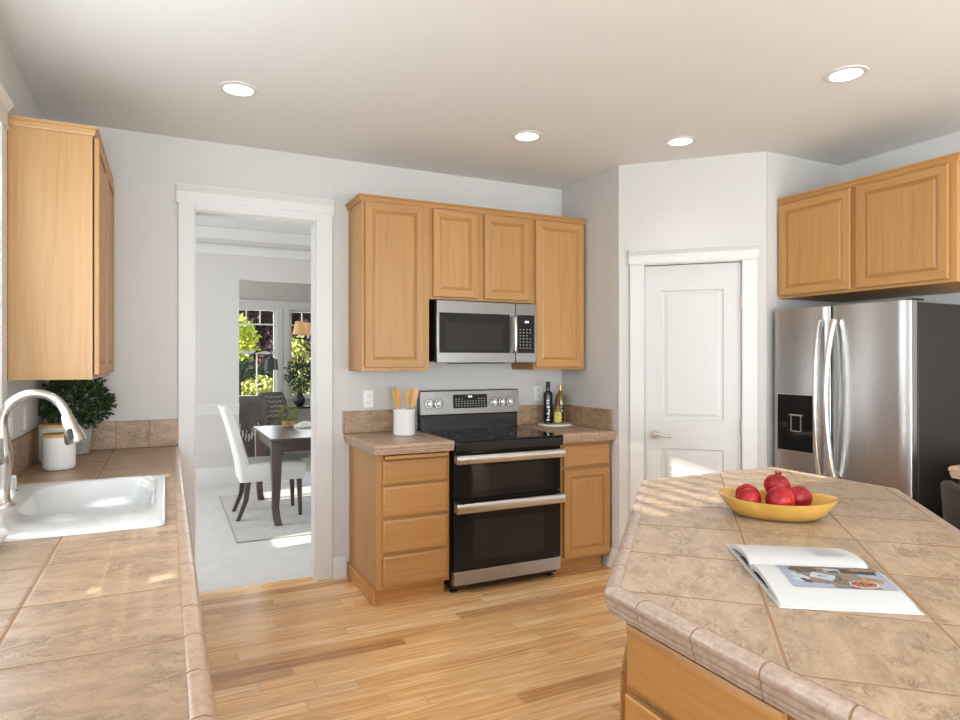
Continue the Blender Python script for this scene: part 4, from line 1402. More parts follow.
def blobs(m, c, r, z0, z1, n, seed, w=0.007, a0=-2.0):
    """a column of small printed marks wrapped on a bottle"""
    q = random.Random(seed)
    for k in range(n):
        z = z0 + (z1 - z0) * (k + 0.5) / n
        hh = (z1 - z0) / n * 0.34
        for part in range(3):
            x = q.uniform(-w, w) * 0.7
            aa = a0 + x / r
            da = q.uniform(0.25, 0.55) * w / r
            zz = z + q.uniform(-hh, hh) * 0.5
            v = [(c[0] + (r + 0.0006) * math.cos(aa + i * da), c[1] + (r + 0.0006) * math.sin(aa + i * da), c[2] + zz + j * hh * 0.55) for i, j in ((-1, -1), (1, -1), (1, 1), (-1, 1))]
            m.add(v, [(0, 1, 2, 3)])


aim = math.atan2(-4.06, -2.58)
o = thing('oil_bottle', 'tall square-shouldered dark bottle with white lettering down its side', 'bottle', (2.548, 4.085, ZT), 0, 'oil bottles on the tray')
MB().lathe([(0.030, 0), (0.034, 0.003), (0.034, 0.205), (0.030, 0.228), (0.016, 0.240), (0.0145, 0.262)], (0, 0, 0), 28).build('bottle_glass', M['glass_dark'], o)
MB().lathe([(0.016, 0.258), (0.016, 0.305), (0.014, 0.309)], (0, 0, 0), 20).build('bottle_cap', M['black_matte'], o)
m = MB(); blobs(m, (0, 0, 0), 0.034, 0.012, 0.185, 7, 5, 0.010, aim); m.build('lettering', M['mark_white'], o)
o = thing('oil_bottle', 'small amber bottle with a yellow label at the front of the tray', 'bottle', (2.578, 4.000, ZT), 0, 'oil bottles on the tray')
MB().lathe([(0.023, 0), (0.026, 0.003), (0.026, 0.100), (0.018, 0.120), (0.011, 0.132), (0.010, 0.150)], (0, 0, 0), 24).build('bottle_glass', M['glass_amber'], o)
MB().lathe([(0.0125, 0.146), (0.0125, 0.183), (0.010, 0.186)], (0, 0, 0), 18).build('bottle_cap', M['label_red'], o)
lb = MB().lathe([(0.0264, 0.016), (0.0264, 0.090)], (0, 0, 0), 24, cap0=False, cap1=False).build('bottle_label', M['label_yellow'], o)
m = MB(); blobs(m, (0, 0, 0), 0.0266, 0.022, 0.084, 4, 9, 0.011, aim); m.build('label_print', M['moss'], lb)
o = thing('oil_bottle', 'round-shouldered olive oil bottle with a dark label at the back of the tray', 'bottle', (2.640, 4.062, ZT), 0, 'oil bottles on the tray')
MB().lathe([(0.036, 0), (0.040, 0.004), (0.040, 0.165), (0.036, 0.196), (0.024, 0.216), (0.0145, 0.228), (0.0135, 0.248)], (0, 0, 0), 30).build('bottle_glass', M['glass_olive'], o, angle=60)
MB().lathe([(0.0155, 0.244), (0.0155, 0.282), (0.013, 0.285)], (0, 0, 0), 18).build('bottle_cap', M['gold'], o)
m = MB()
n = 14
for k in range(n):
    a0, a1 = aim - 0.75 + 1.5 * k / n, aim - 0.75 + 1.5 * (k + 1) / n
    m.add([(0.0405 * math.cos(a0), 0.0405 * math.sin(a0), 0.018), (0.0405 * math.cos(a1), 0.0405 * math.sin(a1), 0.018), (0.0405 * math.cos(a1), 0.0405 * math.sin(a1), 0.135), (0.0405 * math.cos(a0), 0.0405 * math.sin(a0), 0.135)], [(0, 1, 2, 3)])
lb = m.build('bottle_label', M['glass_dark'], o)
m = MB(); blobs(m, (0, 0, 0), 0.0408, 0.03, 0.128, 4, 21, 0.015, aim); m.build('label_print', M['mark_white'], lb)

# ================================================================== island things
BC = Vector((1.788, 1.470, T + 0.0008))
o = thing('fruit_bowl', 'oval yellow-glazed bowl of pomegranates on the island', 'bowl', tuple(BC), -PI / 4)
ob = []
nseg = 56
for rx, ry, z in [(0.105, 0.070, 0.0), (0.125, 0.085, 0.004), (0.150, 0.106, 0.022), (0.176, 0.124, 0.056), (0.181, 0.128, 0.066), (0.174, 0.121, 0.066), (0.166, 0.115, 0.058), (0.142, 0.098, 0.028), (0.110, 0.074, 0.012), (0.05, 0.03, 0.010), (0.0005, 0.0003, 0.010)]:
    lp = []
    for i in range(nseg):
        a = 2 * PI * i / nseg
        wob = 1 + 0.012 * math.sin(5 * a + 1) + 0.008 * math.sin(9 * a)
        lift = 0.004 * math.cos(2 * a) * (z / 0.06)
        lp.append((rx * wob * math.cos(a), ry * wob * math.sin(a), z + lift))
    ob.append(lp)
m = MB(); m.loft(ob, cap0=True, cap1=True)
m.build('bowl_body', M['bowl'], o, angle=60)


def pomegranate(label, c, r, tilt):
    o = thing('pomegranate', label, 'fruit', c, 0, 'pomegranates in the yellow bowl')
    m = MB()
    prof = []
    for k in range(15):
        a = -PI / 2 + PI * k / 14
        prof.append((r * math.cos(a) * (1.0 + 0.03 * math.sin(a)), r * 0.93 * math.sin(a)))
    m.lathe(prof, (0, 0, 0), 28)
    m.v = [(x * (1 + 0.03 * math.sin(6 * math.atan2(y, x))), y * (1 + 0.03 * math.sin(6 * math.atan2(y, x))), z) for x, y, z in m.v]
    b = m.build('fruit_skin', M['pom'], o, angle=80)
    b.rotation_euler = tilt
    m = MB()
    for k in range(6):
        a = 2 * PI * k / 6
        d = Vector((math.cos(a) * 0.6, math.sin(a) * 0.6, 1))
        base = Vector((0.006 * math.cos(a), 0.006 * math.sin(a), r * 0.91))
        leaf(m, base, d, (math.cos(a), math.sin(a), 0), r * 0.34, r * 0.10)
    m.tube([(0, 0, r * 0.86), (0, 0, r * 1.02)], [0.010, 0.008], 10, caps=False)
    c_ = m.build('crown', M['pom'], b, recalc=False)
    return o


pz = T + 0.056
pomegranate('pomegranate at the back of the bowl nearest the pantry door', (1.755, 1.556, pz), 0.038, (0.3, -1.0, 0.2))
pomegranate('pomegranate at the front of the bowl toward the sink', (1.700, 1.500, pz), 0.039, (1.9, 0.2, 0.5))
pomegranate('pomegranate at the back of the bowl with its crown pointing up', (1.846, 1.513, pz + 0.032), 0.041, (-0.15, 0.3, 0.0))
pomegranate('orange-blushed pomegranate at the front middle of the bowl', (1.755, 1.428, pz + 0.008), 0.045, (2.2, -0.4, 1.0))
pomegranate('pomegranate at the end of the bowl nearest the refrigerator', (1.853, 1.437, pz + 0.004), 0.041, (2.4, 0.6, 0.3))

# open cookbook: local x along the spine, y across the pages
o = thing('cookbook', 'open cookbook with a food photograph on its nearer page, on the island', 'book', (1.263, 1.111, T + 0.0008), math.radians(-33.7))
BL = 0.266
m = MB(); m.box(-0.004, BL + 0.004, -0.230, -0.006, 0, 0.0025).box(-0.004, BL + 0.004, 0.006, 0.222, 0, 0.0025).box(-0.004, BL + 0.004, -0.006, 0.006, 0.0003, 0.0022)
m.build('cover', M['cover'], o)


def page_top(y):
    """height of the open page block over the distance from the spine"""
    s = min(1.0, abs(y) / (0.223 if y < 0 else 0.214))
    k = 0.023 if y < 0 else 0.026
    return 0.0045 + k * max(0.0, 1 - (2 * s ** 0.52 - 1) ** 2) ** 0.8


def page_block(y0, y1, label):
    m = MB()
    n = 26
    xs = [0.0, BL]
    top = []; bot = []
    for k in range(n + 1):
        y = y0 + (y1 - y0) * (k / n)
        top.append((y, page_top(y)))
        s = abs(y) / 0.225
        under = 0.0028 + max(0.0, page_top(y) - 0.013) * (1.0 if 0.06 < s < 0.9 else 0.6)
        bot.append((y, under))
    poly = top + bot[::-1]
    m.extrude_x(poly, 0.0, BL)
    return m.build('page_block', M['paper'], o, angle=50)


page_block(-0.003, -0.223, 'near')
page_block(0.003, 0.214, 'far')
# dark endpaper showing under the curling pages
m = MB(); m.box(0.004, BL - 0.004, -0.120, -0.010, 0.0026, 0.0029).box(0.004, BL - 0.004, 0.010, 0.115, 0.0026, 0.0029)
m.build('endpaper', M['endpaper'], o)
# printed food photograph lying on the near page
PH = [simple('photo_table', (0.139, 0.133, 0.139), 0.5), simple('photo_cloth', (0.244, 0.273, 0.336), 0.5), simple('photo_dark_bowl', (0.035, 0.026, 0.023), 0.5), simple('photo_white_plate', (0.360, 0.383, 0.394), 0.5),
      simple('photo_tomato', (0.360, 0.058, 0.017), 0.5), simple('photo_bread', (0.290, 0.180, 0.075), 0.5), simple('photo_olive', (0.116, 0.110, 0.052), 0.5), simple('photo_wood', (0.116, 0.070, 0.043), 0.5), simple('photo_brown', (0.197, 0.139, 0.093), 0.5)]
px0, px1, py0, py1 = 0.048, 0.262, 0.022, 0.152
SHAPES = []          # (test, material) painted in order


def s_rect(x0, x1, y0, y1, mat): SHAPES.append((lambda x, y: x0 <= x <= x1 and y0 <= y <= y1, mat))
def s_oval(cx, cy, rx, ry, mat, rot=0.0):
    c, sn = math.cos(rot), math.sin(rot)
    SHAPES.append((lambda x, y: (((x - cx) * c + (y - cy) * sn) / rx) ** 2 + ((-(x - cx) * sn + (y - cy) * c) / ry) ** 2 <= 1, mat))
def s_speck(cx, cy, rx, ry, mats, sc, seed):
    def t(x, y):
        return ((x - cx) / rx) ** 2 + ((y - cy) / ry) ** 2 <= 1
    for k, mt in enumerate(mats):
        SHAPES.append((lambda x, y, k=k: t(x, y) and mnoise.noise(Vector((x * sc, y * sc, seed + k * 3.1))) > 0.12, mt))
def s_quad(cx, cy, hx, hy, rot, mat):
    c, sn = math.cos(rot), math.sin(rot)
    SHAPES.append((lambda x, y: abs((x - cx) * c + (y - cy) * sn) < hx and abs(-(x - cx) * sn + (y - cy) * c) < hy, mat))


s_speck(0.16, 0.09, 0.2, 0.2, (7, 8), 60, 1.0)
s_rect(px0, px0 + 0.030, py0, py1, 1)
s_quad(px1 - 0.012, 0.115, 0.030, 0.05, -0.35, 1)
s_quad(0.085, 0.142, 0.05, 0.012, 0.1, 1)
s_oval(0.098, 0.056, 0.031, 0.020, 2); s_oval(0.098, 0.055, 0.026, 0.016, 7); s_speck(0.098, 0.055, 0.026, 0.016, (6, 2), 190, 5.0)
s_oval(0.142, 0.047, 0.012, 0.008, 5)
s_quad(0.160, 0.058, 0.017, 0.015, 0.15, 1); s_oval(0.160, 0.066, 0.013, 0.006, 2); s_oval(0.158, 0.055, 0.010, 0.006, 3)
s_quad(0.214, 0.062, 0.036, 0.014, 0.12, 2); s_quad(0.226, 0.050, 0.022, 0.005, 0.12, 5); s_quad(0.205, 0.060, 0.012, 0.007, 0.2, 7)
s_quad(0.185, 0.085, 0.012, 0.010, 0.3, 8)
s_quad(0.128, 0.096, 0.024, 0.016, 0.45, 3); s_oval(0.128, 0.096, 0.012, 0.008, 1); s_oval(0.124, 0.094, 0.004, 0.003, 6)
s_oval(0.080, 0.098, 0.022, 0.009, 3, 0.7); s_oval(0.076, 0.116, 0.017, 0.010, 3, 0.2); s_oval(0.086, 0.121, 0.014, 0.006, 2, 0.9)
s_oval(0.160, 0.121, 0.019, 0.015, 6); s_speck(0.160, 0.121, 0.018, 0.014, (2, 8), 210, 9.0)
s_oval(0.200, 0.131, 0.030, 0.017, 3); s_oval(0.200, 0.130, 0.026, 0.014, 4); s_speck(0.200, 0.130, 0.025, 0.013, (5, 2), 170, 13.0)
s_quad(0.228, 0.108, 0.021, 0.012, 0.5, 5); s_speck(0.228, 0.108, 0.016, 0.010, (8,), 150, 15.0)
m = MB()
NX, NY = 108, 60
gv = []
for i in range(NX + 1):
    for j in range(NY + 1):
        x = px0 + (px1 - px0) * i / NX; y = py0 + (py1 - py0) * j / NY
        gv.append((x, -y, page_top(-y) + 0.0011))
m.v = gv
for i in range(NX):
    for j in range(NY):
        x = px0 + (px1 - px0) * (i + 0.5) / NX; y = py0 + (py1 - py0) * (j + 0.5) / NY
        mt = 0
        for t_, mm_ in SHAPES:
            if t_(x, y): mt = mm_
        m.f.append([i * (NY + 1) + j, (i + 1) * (NY + 1) + j, (i + 1) * (NY + 1) + j + 1, i * (NY + 1) + j + 1]); m.m.append(mt); m.g.append('x')
tag(m.build('food_photograph', PH, o, recalc=True, smooth=False), 'printed photograph of dishes of food')
m = MB()
q = random.Random(11)
for k in range(13):
    y = 0.050 + k * 0.0095
    m.add([(0.165, y, page_top(y) + 0.0012), (0.165 + q.uniform(0.055, 0.075), y, page_top(y) + 0.0012), (0.24, y + 0.003, page_top(y + 0.003) + 0.0012), (0.165, y + 0.003, page_top(y + 0.003) + 0.0012)], [(0, 1, 2, 3)])
m.build('text_lines', M['ink'], o, recalc=False, smooth=False)

# ---- counter stool past the island
o = thing('counter_stool', 'brown leather stool with a curved back between the island and refrigerator', 'stool', (2.86, 1.255, 0), PI / 4 + PI / 2 - PI / 2)
# local +y is the back of the seat after turning; seat faces the island
m = MB()
loops = []
for z, s in [(0.62, 0.9), (0.635, 1.0), (0.675, 1.0), (0.69, 0.92)]:
    loops.append([(p[0] * s, p[1] * s, z) for p in rrect(-0.21, 0.21, -0.20, 0.20, 0.08, 0, 5)])
m.loft(loops); m.build('seat', M['leather'], o, angle=50)
m = MB()
n = 20
loops = []
for k in range(n + 1):
    a = math.radians(-78 + 156 * k / n)
    tp = 0.955 - 0.13 * abs(a / math.radians(78)) ** 2.6
    R0, R1 = 0.215, 0.245
    sx, cy = math.sin(a), math.cos(a)
    loops.append([(R0 * sx, R0 * cy, 0.66), (R1 * sx, R1 * cy, 0.655), ((R1 + 0.02) * sx, (R1 + 0.02) * cy, tp - 0.012), ((R1 + 0.008) * sx, (R1 + 0.008) * cy, tp), ((R0 + 0.018) * sx, (R0 + 0.018) * cy, tp)  , ((R0 + 0.012) * sx, (R0 + 0.012) * cy, tp - 0.012)])
m.loft(loops); m.build('backrest', M['leather'], o, angle=60)
for sx in (-1, 1):
    for sy in (-1, 1):
        MB().tube([(sx * 0.16, sy * 0.15, 0.63), (sx * 0.20, sy * 0.19, 0.0008)], [0.017, 0.012], 10).build('leg', M['dark_wood'], o)
m = MB()
for a, b in (((-1, -1), (1, -1)), ((1, -1), (1, 1)), ((1, 1), (-1, 1)), ((-1, 1), (-1, -1))):
    m.tube([(a[0] * 0.186, a[1] * 0.176, 0.22), (b[0] * 0.186, b[1] * 0.176, 0.22)], 0.009, 8)
m.build('foot_rail', M['dark_wood'], o)

# ================================================================== ceiling lights
for label, x, y in (('recessed ceiling light nearest the doorway', 0.315, 3.33), ('recessed ceiling light over the range counter', 1.905, 3.287), ('recessed ceiling light in front of the pantry door', 2.778, 2.959), ('recessed ceiling light nearest the refrigerator cabinet', 2.812, 1.933), ('recessed ceiling light over the aisle between sink and island', 0.62, 1.35), ('recessed ceiling light over the near end of the aisle', 0.62, -0.6), ('recessed ceiling light over the near end of the island', 2.3, 0.2)):  # last three are unseen, added to brighten floor and drawers
    o = thing('recessed_light', label, 'ceiling light', (x, y, H - 0.0005), 0, 'recessed ceiling lights')
    MB().lathe([(0.0675, -0.004), (0.071, -0.006), (0.090, -0.004), (0.092, 0.0)], (0, 0, 0), 40, cap0=False, cap1=False).build('trim_ring', M['trim'], o)
    MB().lathe([(0.001, -0.0055), (0.0680, -0.0045), (0.069, -0.001)], (0, 0, 0), 40).build('lens', M['lens'], o)
    sd = bpy.data.lights.new('downlight', 'SPOT')
    sd.energy = 40 if y < 1.5 else 9
    sd.spot_size = math.radians(120)
    sd.spot_blend = 0.5 if y < 1.5 else 1.0
    sd.shadow_soft_size = 0.06
    sd.color = (0.95, 0.96, 1.0)
    so = bpy.data.objects.new('downlight', sd)
    COL.objects.link(so)
    so.parent = o
    so.location = (0, 0, -0.02)

# ================================================================== dining room
o = thing('area_rug', 'pale grey mottled rug under the dining table', 'rug', (0, 0, 0.0006))
MB().box(0.50, 2.9, 5.33, 7.20, 0, 0.010).build('pile', M['rug'], o)
MB().box(0.495, 2.905, 5.322, 5.33, 0, 0.0105).box(0.495, 2.905, 7.20, 7.208, 0, 0.0105).box(0.49, 0.50, 5.33, 7.20, 0, 0.0105).box(2.90, 2.91, 5.33, 7.20, 0, 0.0105).build('binding', M['console'], o)
ZR = 0.0112

o = thing('dining_table', 'dark espresso wooden dining table on the grey rug', 'table', (1.38, 6.28, ZR))
m = MB(); m.box(-0.59, 0.59, -0.60, 0.60, 0.715, 0.742, grain='x')
m.build('table_top', M['dark_wood'], o, bevel=0.006)
m = MB(); m.box(-0.53, 0.53, -0.55, -0.525, 0.62, 0.714, grain='x').box(-0.53, 0.53, 0.525, 0.55, 0.62, 0.714, grain='x').box(-0.545, -0.52, -0.525, 0.525, 0.62, 0.714, grain='y').box(0.52, 0.545, -0.525, 0.525, 0.62, 0.714, grain='y')
m.build('apron', M['dark_wood'], o)
for sx in (-1, 1):
    for sy in (-1, 1):
        cx, cy = sx * 0.535, sy * 0.545
        loops = []
        for z, w, k in ((0.714, 0.043, 0), (0.50, 0.041, 0), (0.30, 0.034, 0), (0.15, 0.030, -0.006), (0.06, 0.030, 0.004), (0.0, 0.032, 0.018)):
            loops.append([(cx + dx * w - sx * 0.0 + k * sx * -1, cy + dy * w + k * sy, z) for dx, dy in ((-1, -1), (1, -1), (1, 1), (-1, 1))])
        MB().loft(loops).build('leg', M['dark_wood'], o, bevel=0.004)


def dining_chair(label, loc, rotz):
    """seat faces local -y"""
    o = thing('dining_chair', label, 'chair', loc, rotz, 'white upholstered dining chairs')
    loops = []
    for z, s in ((0.335, 0.97), (0.345, 1.0), (0.455, 1.02), (0.485, 0.99), (0.495, 0.90)):
        loops.append([(p[0] * s, p[1] * s, z) for p in rrect(-0.235, 0.235, -0.28, 0.25, 0.05, 0, 5)])
    m = MB(); m.loft(loops); m.build('seat', M['linen'], o, angle=60)
    loops = []
    for z, y, t, w in ((0.335, 0.235, 0.048, 0.232), (0.48, 0.250, 0.050, 0.235), (0.62, 0.285, 0.046, 0.235), (0.78, 0.330, 0.042, 0.232), (0.92, 0.375, 0.040, 0.228), (0.985, 0.402, 0.038, 0.222), (1.005, 0.412, 0.026, 0.205)):
        loops.append([(p[0], y + p[1], z) for p in rrect(-w, w, -t, t, min(t * 0.8, 0.03), 0, 4)])
    m = MB(); m.loft(loops); m.build('backrest', M['linen'], o, angle=60)
    for sx in (-1, 1):
        m = MB(); m.loft([[(sx * 0.195 + dx * 0.022, -0.225 + dy * 0.022, 0.336) for dx, dy in ((-1, -1), (1, -1), (1, 1), (-1, 1))], [(sx * 0.20 + dx * 0.014, -0.235 + dy * 0.014, 0.0008) for dx, dy in ((-1, -1), (1, -1), (1, 1), (-1, 1))]])
        m.build('leg', M['dark_wood'], o)
        m = MB(); m.loft([[(sx * 0.195 + dx * 0.022, 0.215 + dy * 0.024, 0.336) for dx, dy in ((-1, -1), (1, -1), (1, 1), (-1, 1))], [(sx * 0.197 + dx * 0.019, 0.235 + dy * 0.020, 0.17) for dx, dy in ((-1, -1), (1, -1), (1, 1), (-1, 1))], [(sx * 0.20 + dx * 0.015, 0.30 + dy * 0.016, 0.0008) for dx, dy in ((-1, -1), (1, -1), (1, 1), (-1, 1))]])
        m.build('leg', M['dark_wood'], o)
    return o


dining_chair('white upholstered dining chair in full view beside the doorway end of the table', (0.865, 6.22, ZR), PI / 2)
dining_chair('white upholstered dining chair at the far end of the table, half hidden by the casing', (1.74, 7.25, ZR), 0)

# chandelier over the table
CX, CY = 1.37, 6.22
o = thing('chandelier', 'dark chandelier with small tan pleated shades over the dining table', 'chandelier', (CX, CY, 1.55))
m = MB(); m.lathe([(0.010, -0.06), (0.03, -0.03), (0.018, 0.0), (0.035, 0.05), (0.015, 0.10), (0.012, 0.30), (0.006, 0.34), (0.006, 1.34), (0.05, 1.345), (0.06, 1.365)], (0, 0, 0), 18)
m.build('stem', M['lamp_black'], o)
for k in range(6):
    a = 2 * PI * k / 6 + PI
    c, s = math.cos(a), math.sin(a)
    m = MB(); m.tube([(0.02 * c, 0.02 * s, 0.03), (0.09 * c, 0.09 * s, -0.03), (0.17 * c, 0.17 * s, -0.02), (0.225 * c, 0.225 * s, 0.03), (0.24 * c, 0.24 * s, 0.075)], 0.007, 8)
    m.lathe([(0.006, 0.07), (0.03, 0.078), (0.032, 0.084), (0.010, 0.088)], (0.24 * c, 0.24 * s, 0), 14)
    ar = m.build('arm', M['lamp_black'], o)
    MB().lathe([(0.011, 0.088), (0.011, 0.145), (0.009, 0.148)], (0.24 * c, 0.24 * s, 0), 12).build('candle_sleeve', M['bulb_tube'], ar)
    m = MB()
    n = 36
    loops = []
    for rr_, z in ((0.072, 0.115), (0.066, 0.118), (0.052, 0.165), (0.040, 0.22), (0.036, 0.238)):
        loops.append([(0.24 * c + (rr_ + (0.0022 if i % 2 else 0)) * math.cos(2 * PI * i / n), 0.24 * s + (rr_ + (0.0022 if i % 2 else 0)) * math.sin(2 * PI * i / n), z) for i in range(n)])
    m.loft(loops, cap0=False, cap1=False)
    m.build('lamp_shade', M['shade'], ar)

# plant and bowl on the dining table
o = thing('potted_plant', 'olive green plant in a small tan pot on the dining table', 'plant', (1.10, 6.68, ZR + 0.7425))
MB().lathe([(0.05, 0), (0.055, 0.004), (0.066, 0.060), (0.060, 0.060), (0.056, 0.050)], (0, 0, 0), 24).build('pot', M['terracotta'], o)
r = random.Random(8)
m = MB()
for k in range(500):
    d = rdir(r)
    p = Vector((d.x * 0.115, d.y * 0.11, 0.125 + d.z * 0.085)) * 1.0
    p = Vector((0, 0, 0.125)) + (p - Vector((0, 0, 0.125))) * r.uniform(0.5, 1.0)
    leaf(m, p, (d + rdir(r) * 0.6).normalized(), rdir(r), r.uniform(0.02, 0.035), 0.006)
m.build('foliage', M['moss'], o, recalc=False, smooth=False)
o = thing('table_napkin', 'crumpled white napkin beside the plant on the dining table', 'napkin', (1.25, 6.58, ZR + 0.7425))
loops = []
for rr_, z in ((0.085, 0.0005), (0.080, 0.018), (0.058, 0.040), (0.030, 0.055), (0.004, 0.060)):
    loops.append([(rr_ * (1 + 0.18 * math.sin(5 * a)) * math.cos(a), rr_ * (1 + 0.18 * math.sin(5 * a + z * 30)) * math.sin(a) * 0.8, z) for a in [2 * PI * i / 30 for i in range(30)]])
MB().loft(loops).build('folded_cloth', M['linen'], o)

# ================================================================== sitting room beyond
o = thing('armchair', 'dark grey armchair with its back toward the dining room', 'armchair', (0.88, 8.95, 0.0008), math.radians(160))
m = MB(); m.loft([[(x, y, z) for x, y, _ in rrect(-0.40, 0.40, -0.40, 0.38, 0.06, 0, 4)] for z in (0.12, 0.42)]); m.build('seat', M['throw'], o, angle=50)
loops = []
for z, y, t in ((0.30, 0.34, 0.09), (0.60, 0.37, 0.09), (0.85, 0.40, 0.08), (0.93, 0.42, 0.055), (0.95, 0.425, 0.03)):
    loops.append([(p[0], y + p[1], z) for p in rrect(-0.40, 0.40, -t, t, min(0.05, t * 0.9), 0, 4)])
m = MB(); m.loft(loops); m.build('backrest', M['throw'], o, angle=60)
for sx in (-1, 1):
    m = MB(); m.loft([[(sx * 0.40 + p[0], p[1] - 0.02, z) for p in rrect(-0.07, 0.07, -0.36, 0.36, 0.04, 0, 4)] for z in (0.12, 0.60, 0.63)]); m.build('arm', M['throw'], o, angle=50)
    for sy in (-1, 1):
        MB().tube([(sx * 0.36, sy * 0.33, 0.13), (sx * 0.38, sy * 0.35, 0.0)], [0.022, 0.016], 8).build('leg', M['dark_wood'], o)
# throw hanging over the armchair back
o = thing('throw_blanket', 'dark grey woven throw with pale tassels hanging over the armchair', 'throw', (0.715, 8.468, 0), math.radians(-20))
m = MB()
nx, nz = 14, 10
loops = []
top = []
for i in range(nx + 1):
    x = -0.10 + 0.50 * i / nx
    row = []
    for j in range(nz + 1):
        t = j / nz
        z = 0.98 - 0.42 * t - 0.05 * math.sin(i * 0.9) * t
        y = -0.012 - 0.012 * (1 + math.sin(i * 1.25)) * t - 0.01 * t
        row.append((x, y, z))
    top.append(row)
V = [p for row in top for p in row]
F = [(i * (nz + 1) + j, (i + 1) * (nz + 1) + j, (i + 1) * (nz + 1) + j + 1, i * (nz + 1) + j + 1) for i in range(nx) for j in range(nz)]
m.add(V, F)
tb = m.build('woven_cloth', M['throw'], o)
sm = tb.modifiers.new('thick', 'SOLIDIFY'); sm.thickness = 0.012
m = MB()
for i in range(0, nx + 1):
    x, y, z = top[i][nz]
    m.tube([(x, y - 0.008, z + 0.01), (x + 0.004, y - 0.012, z - 0.03), (x - 0.004, y - 0.010, z - 0.085)], [0.007, 0.011, 0.006], 6)
    if i % 2 == 0:
        m.tube([(x, y - 0.008, z + 0.045), (x + 0.02, y - 0.012, z + 0.015)], [0.006, 0.004], 6)
m.build('tassels', M['throw_pale'], o)
o = thing('throw_pillow', 'dark patterned pillow leaning on the armchair', 'pillow', (1.26, 8.80, 0.82), 0.35)
loops = []
for z, s, t in ((-0.18, 0.78, 0.012), (-0.16, 0.90, 0.03), (-0.08, 0.98, 0.065), (0.0, 1.0, 0.075), (0.08, 0.98, 0.065), (0.16, 0.90, 0.03), (0.18, 0.78, 0.012)):
    loops.append([(p[0], p[1] + z * 0.35, z) for p in rrect(-0.19 * s, 0.19 * s, -t, t, t * 0.9, 0, 4)])
m = MB(); m.loft(loops); pc = m.build('pillow_cover', M['throw'], o, angle=60)
m = MB()
for k in range(5):
    z = -0.12 + k * 0.06
    for i in range(9):
        x = -0.15 + i * 0.0375
        y = -0.078 + 0.02 * (abs(z) / 0.12) ** 2 + 0.035 * (abs(x) / 0.15) ** 3 + z * 0.35 - 0.004
        m.tube([(x - 0.012, y, z - 0.012 * (1 if i % 2 else -1)), (x + 0.012, y, z + 0.012 * (1 if i % 2 else -1))], 0.0045, 5)
m.build('woven_pattern', M['throw_pale'], pc)

o = thing('floor_lamp', 'black pharmacy floor lamp with a thin brass pole before the sash window', 'lamp', (1.005, 8.38, 0.0008))
MB().lathe([(0.12, 0), (0.12, 0.012), (0.02, 0.022), (0.012, 0.03)], (0, 0, 0), 28).build('base', M['lamp_black'], o)
MB().tube([(0, 0, 0.02), (0, 0, 1.52)], 0.0095, 10).build('pole', M['lamp_pole'], o)
m = MB(); m.tube([(-0.10, 0, 1.455), (0, 0, 1.525), (0.10, 0, 1.545), (0.165, 0, 1.525), (0.175, 0, 1.47)], 0.008, 8)
m.lathe([(0.016, 1.515), (0.018, 1.53), (0.010, 1.545)], (0, 0, 0), 10)
m.build('lamp_arm', M['lamp_black'], o)
MB().lathe([(0.083, 1.30), (0.075, 1.43), (0.02, 1.455), (0.018, 1.48), (0.012, 1.48), (0.014, 1.45), (0.069, 1.425), (0.078, 1.30)], (0.175, 0, 0), 28, cap0=False, cap1=False).build('lamp_shade', M['lamp_black'], o)

o = thing('console', 'low grey console under the garden windows', 'console', (1.72, 9.72, 0.0008))
MB().box(-0.32, 0.32, -0.18, 0.20, 0.06, 0.72).build('cabinet_body', M['console'], o, bevel=0.004)
MB().box(-0.34, 0.34, -0.20, 0.21, 0.721, 0.75).build('console_top', M['lamp_black'], o, bevel=0.003)
MB().box(-0.30, 0.30, -0.16, 0.19, 0.0, 0.059).build('plinth', M['console'], o)
o = thing('vase_plant', 'black vase of dark leafy branches on the console', 'plant', (1.76, 9.68, 0.7518))
MB().lathe([(0.05, 0), (0.075, 0.04), (0.085, 0.10), (0.05, 0.17), (0.035, 0.20), (0.045, 0.22), (0.035, 0.22), (0.028, 0.20)], (0, 0, 0), 24).build('vase', M['lamp_black'], o, angle=60)
r = random.Random(31)
m = MB()
for k in range(700):
    d = rdir(r)
    c = Vector((0.02, -0.02, 0.46))
    p = c + Vector((d.x * 0.22, d.y * 0.16, d.z * 0.25)) * r.uniform(0.4, 1.0)
    leaf(m, p, (d + rdir(r) * 0.8).normalized(), rdir(r), r.uniform(0.04, 0.07), 0.014)
m.build('foliage', M['dark_shrub'], o, recalc=False, smooth=False)
m = MB()
for k in range(6):
    a = k * 1.05
    m.tube([(0.01 * math.cos(a), 0.01 * math.sin(a), 0.12), (0.05 * math.cos(a), 0.04 * math.sin(a), 0.35), (0.12 * math.cos(a), 0.08 * math.sin(a), 0.52)], 0.004, 5)
m.build('stem', M['bark'], o)

